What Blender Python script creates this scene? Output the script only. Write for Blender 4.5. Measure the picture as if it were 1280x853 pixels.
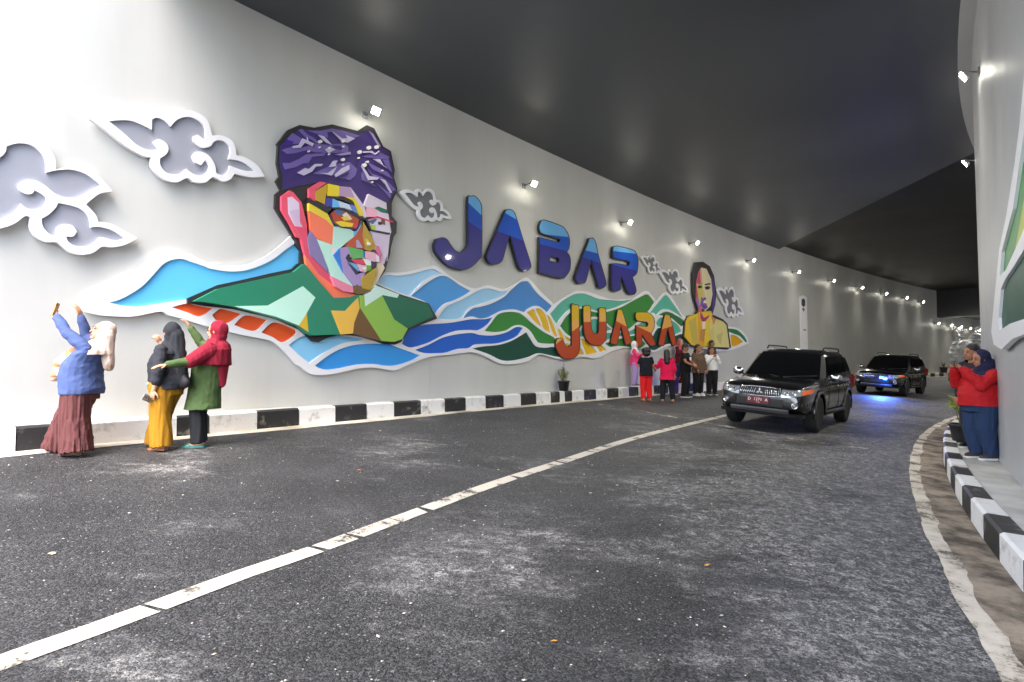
import bpy, bmesh, math, random
import numpy as np
from mathutils import Vector, Matrix, noise
from mathutils.geometry import delaunay_2d_cdt
random.seed(7)
for o in list(bpy.data.objects): bpy.data.objects.remove(o)
SC = bpy.context.scene
COL = SC.collection
R = math.radians
# ---------------------------------------------------------------- camera
F, PIT = 700.0, R(2.35)                       # focal length in pixels of the 1280 px photograph, upward tilt
cam = bpy.data.cameras.new('camera'); camo = bpy.data.objects.new('camera', cam); COL.objects.link(camo)
cam.sensor_width = 36; cam.lens = F / 1280 * 36; cam.clip_start = .05; cam.clip_end = 1500
camo.location = (0, 0, 0); camo.rotation_euler = (R(90) + PIT, 0, 0)
SC.camera = camo
# ---------------------------------------------------------------- world, sun, exposure
SUN_EL, SUN_AZ = R(55), R(-160)               # azimuth from +Y, clockwise positive
w = bpy.data.worlds.new('World'); SC.world = w; w.use_nodes = True
nt = w.node_tree; sky = nt.nodes.new('ShaderNodeTexSky'); sky.sky_type = 'NISHITA'; sky.sun_disc = False
sky.sun_elevation = SUN_EL; sky.sun_rotation = SUN_AZ; sky.dust_density = 2.5; sky.air_density = 1.0; sky.ozone_density = .4
bg = nt.nodes['Background']; bg.inputs[1].default_value = .15
nt.links.new(sky.outputs[0], bg.inputs[0])
sl = bpy.data.lights.new('sun', 'SUN'); sl.energy = .5; sl.angle = R(40); sl.color = (1, .98, .96)
so = bpy.data.objects.new('sun', sl); COL.objects.link(so); so.location = (-12, -40, 50)
sd = Vector((math.sin(SUN_AZ) * math.cos(SUN_EL), math.cos(SUN_AZ) * math.cos(SUN_EL), math.sin(SUN_EL)))
so.rotation_euler = (-sd).to_track_quat('-Z', 'Y').to_euler()
SC.view_settings.view_transform = 'Standard'; SC.view_settings.look = 'None'; SC.view_settings.gamma = 1
SC.view_settings.use_curve_mapping = False
SC.view_settings.exposure = 3.0
SC.render.engine = 'CYCLES'
#DBG
SC.cycles.max_bounces = 6; SC.cycles.diffuse_bounces = 4; SC.cycles.glossy_bounces = 3
# ---------------------------------------------------------------- geometry of the place
CX, CY, RL = 151.4, -118.4, 200.7             # left wall: inside of a big circle
KW = .40                                      # kerb front from left wall
C2X, C2Y, RR = 47.3, -21.4, 50.0              # right wall: outside of a circle
TH0 = math.atan2(2 - CY, -9 - CX)
TH2 = math.atan2(3 - C2Y, 3.5 - C2X)
HL, HC, HFC = 4.40, 5.54, 5.78
PB = -.69                                     # left pavement level
def zroad(x, y):
    d = RL - math.hypot(x - CX, y - CY)
    return -.96 - .073 * (d - KW)
def ray(px, py):
    x = (px - 640) / F; z = (426.5 - py) / F
    c, s = math.cos(PIT), math.sin(PIT)
    return Vector((x, c - s * z, s + c * z))
def hitc(px, py, cx, cy, r, far):
    d = ray(px, py); a = d.x**2 + d.y**2; b = -2 * (d.x * cx + d.y * cy); c = cx * cx + cy * cy - r * r
    q = max(b * b - 4 * a * c, 0)
    t = (-b + (1 if far else -1) * math.sqrt(q)) / (2 * a)
    return d * t
def WL(px, py, off=0.):                       # pixel -> (s, z) on the left wall
    p = hitc(px, py, CX, CY, RL - off, True)
    return ((TH0 - math.atan2(p.y - CY, p.x - CX)) * RL, p.z)
def PL(s, z, off):
    t = TH0 - s / RL; r = RL - off
    return Vector((CX + r * math.cos(t), CY + r * math.sin(t), z))
def WR(px, py, off=0.):
    p = hitc(px, py, C2X, C2Y, RR + off, False)
    return ((TH2 - math.atan2(p.y - C2Y, p.x - C2X)) * RR, p.z)
def PR(s, z, off):
    t = TH2 - s / RR; r = RR + off
    return Vector((C2X + r * math.cos(t), C2Y + r * math.sin(t), z))
def on_z(px, py, z):
    d = ray(px, py); return d * (z / d.z)
def on_road(px, py, dz=0.):
    d = ray(px, py); t = 8.
    for i in range(60):
        p = d * t; t = (zroad(p.x, p.y) + dz) / d.z
    p = d * t; return p
# ---------------------------------------------------------------- helpers
def lin(c):
    return tuple((v / 255 / 12.92 if v / 255 <= .04045 else ((v / 255 + .055) / 1.055) ** 2.4) for v in c)
MATS = {}
def mat(name, col, rough=.5, metal=0., var=.06, scale=9., bump=0., emit=None, estr=0., coat=0., spec=.5):
    """principled with a little procedural tone and gloss variation; col is sRGB 0-255"""
    if name in MATS: return MATS[name]
    m = bpy.data.materials.new(name); m.use_nodes = True; t = m.node_tree; b = t.nodes['Principled BSDF']
    l = lin(col)
    if var > 0:
        tc = t.nodes.new('ShaderNodeTexCoord'); n = t.nodes.new('ShaderNodeTexNoise'); n.inputs['Scale'].default_value = scale
        n.inputs['Detail'].default_value = 6; n.inputs['Roughness'].default_value = .6
        t.links.new(tc.outputs['Object'], n.inputs['Vector'])
        mx = t.nodes.new('ShaderNodeMix'); mx.data_type = 'RGBA'
        mx.inputs[6].default_value = tuple(v * (1 - var) for v in l) + (1,)
        mx.inputs[7].default_value = tuple(min(1, v * (1 + var)) for v in l) + (1,)
        t.links.new(n.outputs['Fac'], mx.inputs[0]); t.links.new(mx.outputs[2], b.inputs['Base Color'])
        mr = t.nodes.new('ShaderNodeMapRange'); mr.inputs[3].default_value = max(0, rough - .06); mr.inputs[4].default_value = min(1, rough + .08)
        t.links.new(n.outputs['Fac'], mr.inputs[0]); t.links.new(mr.outputs[0], b.inputs['Roughness'])
        if bump:
            bp = t.nodes.new('ShaderNodeBump'); bp.inputs['Strength'].default_value = bump; bp.inputs['Distance'].default_value = .01
            t.links.new(n.outputs['Fac'], bp.inputs['Height']); t.links.new(bp.outputs[0], b.inputs['Normal'])
    else:
        b.inputs['Base Color'].default_value = l + (1,); b.inputs['Roughness'].default_value = rough
    b.inputs['Metallic'].default_value = metal
    b.inputs['Coat Weight'].default_value = coat; b.inputs['Coat Roughness'].default_value = .04
    b.inputs['Specular IOR Level'].default_value = spec
    if emit: b.inputs['Emission Color'].default_value = lin(emit) + (1,); b.inputs['Emission Strength'].default_value = estr
    MATS[name] = m; return m
def N(t, ty, **kw):
    n = t.nodes.new(ty)
    for k, v in kw.items():
        if k.startswith('i_'):
            key = k[2:]
            n.inputs[int(key) if key.isdigit() else key.replace('_', ' ')].default_value = v
        else: setattr(n, k, v)
    return n
def link_obj(name, me, m=None, parent=None, smooth=False):
    o = bpy.data.objects.new(name, me); COL.objects.link(o)
    if m is not None: me.materials.append(m)
    if smooth:
        for p in me.polygons: p.use_smooth = True
    if parent is not None: o.parent = parent
    return o
def from_bm(name, bm, m=None, parent=None, smooth=False, recalc=True):
    if recalc: bmesh.ops.recalc_face_normals(bm, faces=bm.faces)
    me = bpy.data.meshes.new(name); bm.to_mesh(me); bm.free()
    return link_obj(name, me, m, parent, smooth)
def tag(o, label, cat, group=None):
    o['label'] = label; o['category'] = cat
    if group: o['group'] = group
    return o
def struct(o, label=None):
    o['kind'] = 'structure'
    if label: o['label'] = label
    return o
def empty(name, loc=(0, 0, 0), rz=0.):
    o = bpy.data.objects.new(name, None); COL.objects.link(o); o.empty_display_size = .1
    o.location = loc; o.rotation_euler = (0, 0, rz); return o
def bbox_bm(bm, c, s, mtx=None):
    r = bmesh.ops.create_cube(bm, size=1.0)
    M = Matrix.Translation(c) @ Matrix.Diagonal((s[0], s[1], s[2], 1))
    if mtx is not None: M = mtx @ M
    bmesh.ops.transform(bm, matrix=M, verts=r['verts']); return r['verts']
def box(name, c, s, m, parent=None, bev=0., mtx=None):
    bm = bmesh.new(); bbox_bm(bm, c, s, mtx)
    if bev: bmesh.ops.bevel(bm, geom=bm.edges[:], offset=bev, segments=2, affect='EDGES', profile=.5)
    return from_bm(name, bm, m, parent)
def loft_bm(bm, rings, closed=True, caps=True):
    vs = [[bm.verts.new(p) for p in r] for r in rings]; n = len(rings[0])
    for a, b in zip(vs[:-1], vs[1:]):
        for i in range(n if closed else n - 1):
            j = (i + 1) % n; bm.faces.new((a[i], a[j], b[j], b[i]))
    if caps and closed:
        bm.faces.new(vs[0][::-1]); bm.faces.new(vs[-1])
    return vs
def lathe_bm(bm, prof, seg=24, axis='Z', mtx=None):
    rings = []
    for r, h in prof:
        ring = []
        for i in range(seg):
            a = 2 * math.pi * i / seg
            p = Vector((r * math.cos(a), r * math.sin(a), h)) if axis == 'Z' else Vector((r * math.cos(a), h, r * math.sin(a)))
            ring.append(mtx @ p if mtx is not None else p)
        rings.append(ring)
    return loft_bm(bm, rings)
def tube_bm(bm, pts, rad, seg=10, caps=True, sq=1.):
    pts = [Vector(p) for p in pts]
    if not isinstance(rad, (list, tuple)): rad = [rad] * len(pts)
    rings = []; prev = None
    for i, p in enumerate(pts):
        d = (pts[min(i + 1, len(pts) - 1)] - pts[max(i - 1, 0)]).normalized()
        if prev is None: u = d.orthogonal().normalized()
        else: u = (prev - d * prev.dot(d)).normalized()
        prev = u; v = d.cross(u)
        rings.append([p + (u * math.cos(2 * math.pi * k / seg) + v * math.sin(2 * math.pi * k / seg) * sq) * rad[i] for k in range(seg)])
    return loft_bm(bm, rings, True, caps)
def tube(name, pts, rad, m, parent=None, seg=10, smooth=True):
    bm = bmesh.new(); tube_bm(bm, pts, rad, seg); return from_bm(name, bm, m, parent, smooth)
# swept strip along a wall: rectangle profile (o0..o1, z0..z1) between s0 and s1
def sweep(name, PF, s0, s1, prof, m, parent=None, step=1.0, zf=None):
    bm = bmesh.new(); n = max(1, int(math.ceil((s1 - s0) / step))); rings = []
    for i in range(n + 1):
        s = s0 + (s1 - s0) * i / n
        ring = []
        for (o, z) in prof:
            p = PF(s, z, o)
            if zf: p.z = zf(p, z)
            ring.append(p)
        rings.append(ring)
    loft_bm(bm, rings); return from_bm(name, bm, m, parent)
# ---------------------------------------------------------------- materials of the setting
def wall_material(name, c, seed):
    m = bpy.data.materials.new(name); m.use_nodes = True; t = m.node_tree; b = t.nodes['Principled BSDF']; L = t.links.new
    tc = N(t, 'ShaderNodeTexCoord')
    mp = N(t, 'ShaderNodeMapping'); mp.inputs['Scale'].default_value = (1.3, 1.3, .12); mp.inputs['Location'].default_value = (seed, 0, 0); L(tc.outputs['Object'], mp.inputs[0])
    n1 = N(t, 'ShaderNodeTexNoise', i_Scale=1.1, i_Detail=7., i_Roughness=.62); L(mp.outputs[0], n1.inputs['Vector'])
    n2 = N(t, 'ShaderNodeTexNoise', i_Scale=.55, i_Detail=5.); L(tc.outputs['Object'], n2.inputs['Vector'])
    n3 = N(t, 'ShaderNodeTexNoise', i_Scale=60., i_Detail=3.); L(tc.outputs['Object'], n3.inputs['Vector'])
    a = N(t, 'ShaderNodeMath', operation='ADD'); L(n1.outputs[0], a.inputs[0]); L(n2.outputs[0], a.inputs[1])
    mr = N(t, 'ShaderNodeMapRange', i_1=.7, i_2=1.35, i_3=0., i_4=1.); L(a.outputs[0], mr.inputs[0])
    mx = N(t, 'ShaderNodeMix', data_type='RGBA'); l = lin(c)
    mx.inputs[6].default_value = tuple(v * .9 for v in l) + (1,); mx.inputs[7].default_value = tuple(v * 1.05 for v in l) + (1,)
    L(mr.outputs[0], mx.inputs[0]); L(mx.outputs[2], b.inputs['Base Color'])
    r2 = N(t, 'ShaderNodeMapRange', i_1=.3, i_2=.7, i_3=.36, i_4=.56); L(n1.outputs[0], r2.inputs[0]); L(r2.outputs[0], b.inputs['Roughness'])
    bp = N(t, 'ShaderNodeBump', i_Strength=.12, i_Distance=.01); a2 = N(t, 'ShaderNodeMath', operation='MULTIPLY_ADD', i_1=.15); L(n3.outputs[0], a2.inputs[0]); L(n1.outputs[0], a2.inputs[2])
    L(a2.outputs[0], bp.inputs['Height']); L(bp.outputs[0], b.inputs['Normal'])
    return m
def asphalt_material():
    m = bpy.data.materials.new('asphalt'); m.use_nodes = True; t = m.node_tree; b = t.nodes['Principled BSDF']; L = t.links.new
    tc = N(t, 'ShaderNodeTexCoord'); O = tc.outputs['Object']
    # aggregate: fine stones of different greys
    v = N(t, 'ShaderNodeTexVoronoi', i_Scale=95.); L(O, v.inputs['Vector'])
    cr = N(t, 'ShaderNodeSeparateColor'); L(v.outputs['Color'], cr.inputs[0])
    pw = N(t, 'ShaderNodeMath', operation='POWER', i_1=1.9); L(cr.outputs[0], pw.inputs[0])
    g = N(t, 'ShaderNodeMapRange', i_1=.0, i_2=1., i_3=.016, i_4=.082); L(pw.outputs[0], g.inputs[0])
    n0 = N(t, 'ShaderNodeTexNoise', i_Scale=.8, i_Detail=10., i_Roughness=.65); L(O, n0.inputs['Vector'])
    g2 = N(t, 'ShaderNodeMapRange', i_1=.3, i_2=.7, i_3=.6, i_4=1.4); L(n0.outputs[0], g2.inputs[0])
    mu = N(t, 'ShaderNodeMath', operation='MULTIPLY'); L(g.outputs[0], mu.inputs[0]); L(g2.outputs[0], mu.inputs[1])
    # pale chips
    v2 = N(t, 'ShaderNodeTexVoronoi', i_Scale=42.); L(O, v2.inputs['Vector'])
    c2 = N(t, 'ShaderNodeSeparateColor'); L(v2.outputs['Color'], c2.inputs[0])
    ch = N(t, 'ShaderNodeMath', operation='GREATER_THAN', i_1=.90); L(c2.outputs[1], ch.inputs[0])
    ds = N(t, 'ShaderNodeMath', operation='LESS_THAN', i_1=.28); L(v2.outputs['Distance'], ds.inputs[0])
    chip = N(t, 'ShaderNodeMath', operation='MULTIPLY'); L(ch.outputs[0], chip.inputs[0]); L(ds.outputs[0], chip.inputs[1])
    # cement dust: patchy and grainy, more towards the dirty gutter
    n1 = N(t, 'ShaderNodeTexNoise', i_Scale=.5, i_Detail=4., i_Roughness=.6); L(O, n1.inputs['Vector'])
    mp = N(t, 'ShaderNodeMapping'); mp.inputs['Rotation'].default_value = (0, 0, R(20)); mp.inputs['Scale'].default_value = (.55, 1.3, 1); L(O, mp.inputs[0])
    n2 = N(t, 'ShaderNodeTexNoise', i_Scale=3.0, i_Detail=15., i_Roughness=.78, i_Distortion=.2); L(mp.outputs[0], n2.inputs['Vector'])
    n3 = N(t, 'ShaderNodeTexNoise', i_Scale=60., i_Detail=8., i_Roughness=.85); L(O, n3.inputs['Vector'])
    sx = N(t, 'ShaderNodeSeparateXYZ'); L(O, sx.inputs[0])
    # distance to the right-hand gutter circle
    dx = N(t, 'ShaderNodeVectorMath', operation='DISTANCE'); cmb = N(t, 'ShaderNodeCombineXYZ', i_0=C2X, i_1=C2Y); 
    fl = N(t, 'ShaderNodeCombineXYZ'); L(sx.outputs[0], fl.inputs[0]); L(sx.outputs[1], fl.inputs[1])
    L(fl.outputs[0], dx.inputs[0]); L(cmb.outputs[0], dx.inputs[1])
    ln = N(t, 'ShaderNodeMapRange', i_1=RR + .9, i_2=RR + 5.2, i_3=.24, i_4=-.03); L(dx.outputs['Value'], ln.inputs[0])
    s1 = N(t, 'ShaderNodeMath', operation='MULTIPLY_ADD', i_1=1.05); L(n1.outputs[0], s1.inputs[0]); L(ln.outputs[0], s1.inputs[2])
    s2 = N(t, 'ShaderNodeMath', operation='MULTIPLY_ADD', i_1=.85); L(n2.outputs[0], s2.inputs[0]); L(s1.outputs[0], s2.inputs[2])
    db = N(t, 'ShaderNodeMapRange', i_1=.97, i_2=1.16, i_3=.0, i_4=1.); L(s2.outputs[0], db.inputs[0])
    n12 = N(t, 'ShaderNodeTexNoise', i_Scale=13., i_Detail=12., i_Roughness=.82, i_Distortion=.6); L(O, n12.inputs['Vector'])
    gs = N(t, 'ShaderNodeMath', operation='ADD'); L(n12.outputs[0], gs.inputs[0]); L(n3.outputs[0], gs.inputs[1])
    gr_ = N(t, 'ShaderNodeMapRange', i_1=.97, i_2=1.17, i_3=.0, i_4=1.); L(gs.outputs[0], gr_.inputs[0])
    gl = N(t, 'ShaderNodeMath', operation='MULTIPLY_ADD', i_1=.95, i_2=.04); L(gr_.outputs[0], gl.inputs[0])
    du = N(t, 'ShaderNodeMath', operation='MULTIPLY'); L(db.outputs[0], du.inputs[0]); L(gl.outputs[0], du.inputs[1])
    dm = N(t, 'ShaderNodeMath', operation='MAXIMUM'); L(du.outputs[0], dm.inputs[0])
    cs = N(t, 'ShaderNodeMath', operation='MULTIPLY', i_1=.4); L(chip.outputs[0], cs.inputs[0]); L(cs.outputs[0], dm.inputs[1])
    cc = N(t, 'ShaderNodeCombineColor'); 
    for k, f in ((0, 1.0), (1, 1.0), (2, 1.04)):
        q = N(t, 'ShaderNodeMath', operation='MULTIPLY', i_1=f); L(mu.outputs[0], q.inputs[0]); L(q.outputs[0], cc.inputs[k])
    mx = N(t, 'ShaderNodeMix', data_type='RGBA'); mx.inputs[7].default_value = (.46, .445, .425, 1)
    L(dm.outputs[0], mx.inputs[0]); L(cc.outputs[0], mx.inputs[6]); L(mx.outputs[2], b.inputs['Base Color'])
    rr = N(t, 'ShaderNodeMapRange', i_1=.0, i_2=.6, i_3=.6, i_4=.9); L(du.outputs[0], rr.inputs[0]); L(rr.outputs[0], b.inputs['Roughness']); b.inputs['Specular IOR Level'].default_value = .28
    ba = N(t, 'ShaderNodeMath', operation='MULTIPLY_ADD', i_1=-1.); L(v.outputs['Distance'], ba.inputs[0]); L(n3.outputs[0], ba.inputs[2])
    bp = N(t, 'ShaderNodeBump', i_Strength=.55, i_Distance=.012); L(ba.outputs[0], bp.inputs['Height']); L(bp.outputs[0], b.inputs['Normal'])
    return m
def two_tone(name, c1, c2, scale, lo, hi, rough=.8, bump=.4, detail=9., alpha=None, stretch=(1, 1, 1)):
    m = bpy.data.materials.new(name); m.use_nodes = True; t = m.node_tree; b = t.nodes['Principled BSDF']; L = t.links.new
    tc = N(t, 'ShaderNodeTexCoord'); mp = N(t, 'ShaderNodeMapping'); mp.inputs['Scale'].default_value = stretch; L(tc.outputs['Object'], mp.inputs[0])
    n = N(t, 'ShaderNodeTexNoise', i_Scale=scale, i_Detail=detail, i_Roughness=.65); L(mp.outputs[0], n.inputs['Vector'])
    mr = N(t, 'ShaderNodeMapRange', i_1=lo, i_2=hi, i_3=0., i_4=1.); L(n.outputs[0], mr.inputs[0])
    mx = N(t, 'ShaderNodeMix', data_type='RGBA'); mx.inputs[6].default_value = lin(c1) + (1,); mx.inputs[7].default_value = lin(c2) + (1,)
    L(mr.outputs[0], mx.inputs[0]); L(mx.outputs[2], b.inputs['Base Color']); b.inputs['Roughness'].default_value = rough
    n3 = N(t, 'ShaderNodeTexNoise', i_Scale=45., i_Detail=4.); L(tc.outputs['Object'], n3.inputs['Vector'])
    if alpha is not None:
        ma = N(t, 'ShaderNodeMapRange', i_1=alpha[0], i_2=alpha[1], i_3=0., i_4=1.)
        ad = N(t, 'ShaderNodeMath', operation='MULTIPLY_ADD', i_1=.35); L(n3.outputs[0], ad.inputs[0]); L(n.outputs[0], ad.inputs[2])
        L(ad.outputs[0], ma.inputs[0]); L(ma.outputs[0], b.inputs['Alpha'])
    bp = N(t, 'ShaderNodeBump', i_Strength=bump, i_Distance=.01); L(n3.outputs[0], bp.inputs['Height']); L(bp.outputs[0], b.inputs['Normal'])
    return m
M_WALL = wall_material('wall_paint', (199, 199, 194), 3.)
M_WALLR = wall_material('wall_paint_side', (176, 177, 179), 11.)
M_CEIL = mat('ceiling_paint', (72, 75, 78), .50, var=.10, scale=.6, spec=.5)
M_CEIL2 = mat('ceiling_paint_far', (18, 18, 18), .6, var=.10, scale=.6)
M_ASPH = asphalt_material()
M_CONC = two_tone('pavement_concrete', (168, 166, 160), (205, 203, 198), 1.6, .35, .65, .85)
M_GUT = two_tone('gutter_concrete', (150, 140, 122), (204, 195, 180), 1.3, .40, .55, .85)
M_EDGE = two_tone('edge_paint', (168, 156, 138), (212, 203, 188), 2.4, .35, .6, .8, alpha=(.50, .66))
M_DIRT = two_tone('gutter_dirt', (78, 68, 57), (158, 144, 126), 3.2, .38, .62, .95, 1.)
M_KW = two_tone('kerb_white', (158, 154, 147), (226, 225, 222), 4.5, .30, .46, .6)
M_KB = two_tone('kerb_black', (116, 112, 106), (36, 36, 37), 5., .33, .44, .55)
M_LINE = two_tone('lane_paint', (150, 143, 130), (190, 182, 168), 3., .34, .5, .75, alpha=(.50, .62))
M_DUST = two_tone('dust_streak', (120, 116, 108), (165, 160, 150), 4., .35, .65, .9, alpha=(.62, .78))
# ---------------------------------------------------------------- setting
S0, S1 = -34., 96.
# ground far below/around, reaching the horizon
bm = bmesh.new(); bmesh.ops.create_grid(bm, x_segments=8, y_segments=8, size=700)
o = from_bm('ground', bm, M_CONC); o.location.z = -4.2; struct(o)
# road sheet, following the curve and the banking
bm = bmesh.new(); rows = []
ns, nd = 110, 14
for i in range(ns + 1):
    s = S0 + (S1 - S0) * i / ns; row = []
    for j in range(nd + 1):
        d = KW - .05 + (15.5 - KW) * j / nd
        p = PL(s, 0, d); p.z = zroad(p.x, p.y); row.append(bm.verts.new(p))
    rows.append(row)
for a, b_ in zip(rows[:-1], rows[1:]):
    for j in range(nd): bm.faces.new((a[j], a[j + 1], b_[j + 1], b_[j]))
road = from_bm('road', bm, M_ASPH); struct(road)
if road.data.polygons[0].normal.z < 0: road.data.flip_normals()
zr = lambda dz: (lambda p, z: zroad(p.x, p.y) + dz + z)
def sheet(name, PF, s0, s1, o0, o1, m, dz, step=.6, parent=None, wob=0., wob0=0.):
    bm = bmesh.new(); n = max(1, int((s1 - s0) / step)); prev = None
    for i in range(n + 1):
        s = s0 + (s1 - s0) * i / n
        a = PF(s, 0, o0 + wob0 * noise.noise((s * 1.7, o0, 4))); b = PF(s, 0, o1 + wob * (noise.noise((s * 1.3, o1, 0)) + .5 * noise.noise((s * 5.1, o1, 3))))
        a.z = zroad(a.x, a.y) + dz; b.z = zroad(b.x, b.y) + dz
        cur = (bm.verts.new(a), bm.verts.new(b))
        if prev: bm.faces.new((prev[0], prev[1], cur[1], cur[0]))
        prev = cur
    o = from_bm(name, bm, m, parent)
    if o.data.polygons[0].normal.z < 0: o.data.flip_normals()
    return o
# left wall (top follows the ramp outside the portal)
S_PORT = WL(285, 60)[0]
def wall_bm(PF, s0, s1, zb, top, th, step=1.0):
    bm = bmesh.new(); n = int((s1 - s0) / step); rings = []
    for i in range(n + 1):
        s = s0 + (s1 - s0) * i / n; zt = top(s)
        rings.append([PF(s, zb, 0), PF(s, zt, 0), PF(s, zt, -th), PF(s, zb, -th)])
    loft_bm(bm, rings); return bm
topL = lambda s: HFC + .05 if s > S_PORT else 5.9 + (s - S_PORT) * .11
wl = from_bm('tunnel_wall', wall_bm(PL, S0, S1, -4.3, topL, .6), M_WALL)
tag(wl, 'long curved light grey painted wall carrying the large mural', 'wall')
# vertical construction joints of the wall: thin filled seams
M_SEAM = mat('seam_filler', (192, 192, 187), .6, var=.04)
s_ = WL(742, 350)[0] - 6.1
while s_ < S1 - 4:
    sweep('joint_seam', PL, s_, s_ + .014, [(-.01, PB - .05), (.0022, PB - .05), (.0022, HC + .2), (-.01, HC + .2)], M_SEAM, wl); s_ += 6.1
topR = lambda s: HFC + .05 if s > -1 else max(1.5, 5.9 + (s + 1) * .11)
SR0, SR1 = -26., 40.
wr = from_bm('tunnel_wall', wall_bm(PR, SR0, SR1, -4.3, topR, .6), M_WALLR)
tag(wr, 'curved grey painted wall beside the narrow pavement with the red jacket woman', 'wall')
# ceilings : near slab ends on a skewed line, the far slab sits a little higher
stepL = on_z(971, 313, HC); stepR = on_z(1218, 191, HC)
dvec = (stepR - stepL).normalized()
A0, A1 = stepL - dvec * 9, stepR + dvec * 30
POR = [Vector((-13.3, 33.2, 0)), Vector((13.7, -49.8, 0))]   # portal edge of the near slab (open sky behind and left of it)
def isect(a, b, c, d):
    r_ = b - a; s_ = d - c; k = r_.x * s_.y - r_.y * s_.x; t = ((c.x - a.x) * s_.y - (c.y - a.y) * s_.x) / k; return a + r_ * t
PI_ = isect(POR[0], POR[1], A0, A0 + dvec)
def prism(name, poly, z0, z1, m, parent=None):
    bm = bmesh.new()
    a = [bm.verts.new((p[0], p[1], z0)) for p in poly]; b_ = [bm.verts.new((p[0], p[1], z1)) for p in poly]
    n = len(poly)
    for i in range(n): bm.faces.new((a[i], a[(i + 1) % n], b_[(i + 1) % n], b_[i]))
    bm.faces.new(a); bm.faces.new(b_); return from_bm(name, bm, m, parent)
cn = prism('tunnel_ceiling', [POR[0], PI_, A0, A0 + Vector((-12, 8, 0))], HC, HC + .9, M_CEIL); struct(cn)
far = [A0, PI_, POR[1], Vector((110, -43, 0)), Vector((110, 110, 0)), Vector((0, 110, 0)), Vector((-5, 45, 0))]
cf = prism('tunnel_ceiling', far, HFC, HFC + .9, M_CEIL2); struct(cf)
# grey painted strip of the soffit along the right wall
strip = []
sR = [WR(1262, 20)[0] - 3 + i * 1.0 for i in range(40)]
end = None
edge_px = [(1205, 0), (1199, 97), (1203, 142), (1212, 180)]
offs = [(math.hypot(on_z(x, y, HC).x - C2X, on_z(x, y, HC).y - C2Y) - RR) for x, y in edge_px]
SOFF = sum(offs) / len(offs)
s_end = (TH2 - math.atan2(stepR.y - C2Y, stepR.x - C2X)) * RR
sg = sweep('soffit_band', PR, -1, s_end - .02, [(-.1, HC - .03), (SOFF, HC - .03), (SOFF, HC + .05), (-.1, HC + .05)], M_WALLR)
struct(sg)
print('SOFF', offs, s_end)
# downstand beam far away + lower soffit beyond it
sB = WL(1171, 385)[0]
pB = PL(sB, 0, 0); hB = pB.length
nB = (Vector((CX, CY, 0)) - pB).normalized(); tB = Vector((-nB.y, nB.x, 0)); 
if tB.y < 0: tB = -tB
zb0 = WL(1171, 397)[1]
b0 = pB - nB * 1.0; b1 = pB + nB * 30
o = prism('downstand_beam', [b0, b1, b1 + tB * 1.2, b0 + tB * 1.2], zb0, HFC + .02, mat('beam_paint', (52, 53, 58), .6, var=.1, scale=1.)); struct(o)
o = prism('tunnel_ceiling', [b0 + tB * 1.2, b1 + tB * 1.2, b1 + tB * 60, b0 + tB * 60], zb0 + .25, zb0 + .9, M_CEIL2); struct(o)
# unseen wall added across the far end to keep skylight out
e0 = PL(S1 - 2, 0, -2); e1 = PL(S1 - 2, 0, 60); dE = (e1 - e0).normalized(); nE = Vector((-dE.y, dE.x, 0))
o = prism('added_end_wall', [e0, e1, e1 + nE, e0 + nE], -4, 7, M_WALL); struct(o)
# ------------------------------------------------ pavements and kerbs
pav = sweep('pavement', PL, S0, S1, [(-.05, -4), (-.05, PB), (KW - .13, PB - .012), (KW - .13, -4)], M_CONC); struct(pav)
SRk = .57
def zpr(p, z): return zroad(p.x, p.y) + z     # right pavement follows the road fall
ring = [(-.05, -2.), (-.05, .235), (SRk - .17, .232), (SRk - .17, -2.)]
pavr = sweep('pavement', PR, SR0, SR1, ring, M_CONC, zf=zpr); struct(pavr)
def kerb(PF, edges, front, depth, first_black, parent, rel, ztop, zbot):
    for i, (a, b_) in enumerate(zip(edges[:-1], edges[1:])):
        blk = (i % 2 == 0) == first_black
        g = .006
        c = .022
        prof = [(front - depth, zbot), (front - depth, ztop), (front - c, ztop + random.uniform(-.004, .004)), (front + .004, ztop - c), (front + .012, zbot)]
        sweep('kerb_block', PF, a + g, b_ - g, prof, M_KB if blk else M_KW, parent, step=.7, zf=(zpr if rel else None))
kpx = [22, 100, 222, 262, 322, 374, 419.5, 458.5, 492.7, 526, 556, 582, 607, 629.5, 651, 670, 688.5, 699.5, 706, 715, 730, 745, 759, 773, 786, 798]
ke = []
for x in kpx:
    y = 520
    p = hitc(x, 500, CX, CY, RL - KW, True); ke.append((TH0 - math.atan2(p.y - CY, p.x - CX)) * RL)
print('kerb', [round(b - a, 2) for a, b in zip(ke, ke[1:])])
L0 = 1.0
pre = [ke[0] - 1.5 * i for i in range(16, 0, -1)]
pre = pre[-(len(pre) // 2 * 2):]
post = [ke[-1] + L0 * .95 * (i + 1) for i in range(46)]
kerb(PL, pre + ke + post, KW, .13, True, pav, False, PB + .0, -1.15)
re_ = []; s = WR(1264, 560)[0] - 12; 
while s < SR1 - 15: re_.append(s); s += .62 if len(re_) % 2 else .66
kerb(PR, re_, SRk, .17, True, pavr, True, .245, -.2)
# ------------------------------------------------ gutters, lane and edge markings
o = sheet('gutter', PL, S0, S1, KW + .0, KW + .24, M_GUT, .004, wob=.05); struct(o)
o = sheet('gutter', PR, SR0, SR1 - 12, SRk - .02, SRk + .30, M_DIRT, .006, wob=.05, step=.1); struct(o)
o = sheet('edge_marking', PR, SR0, SR1 - 12, SRk + .14, SRk + .43, M_EDGE, .004, step=.1, wob=.03); struct(o)
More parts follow.
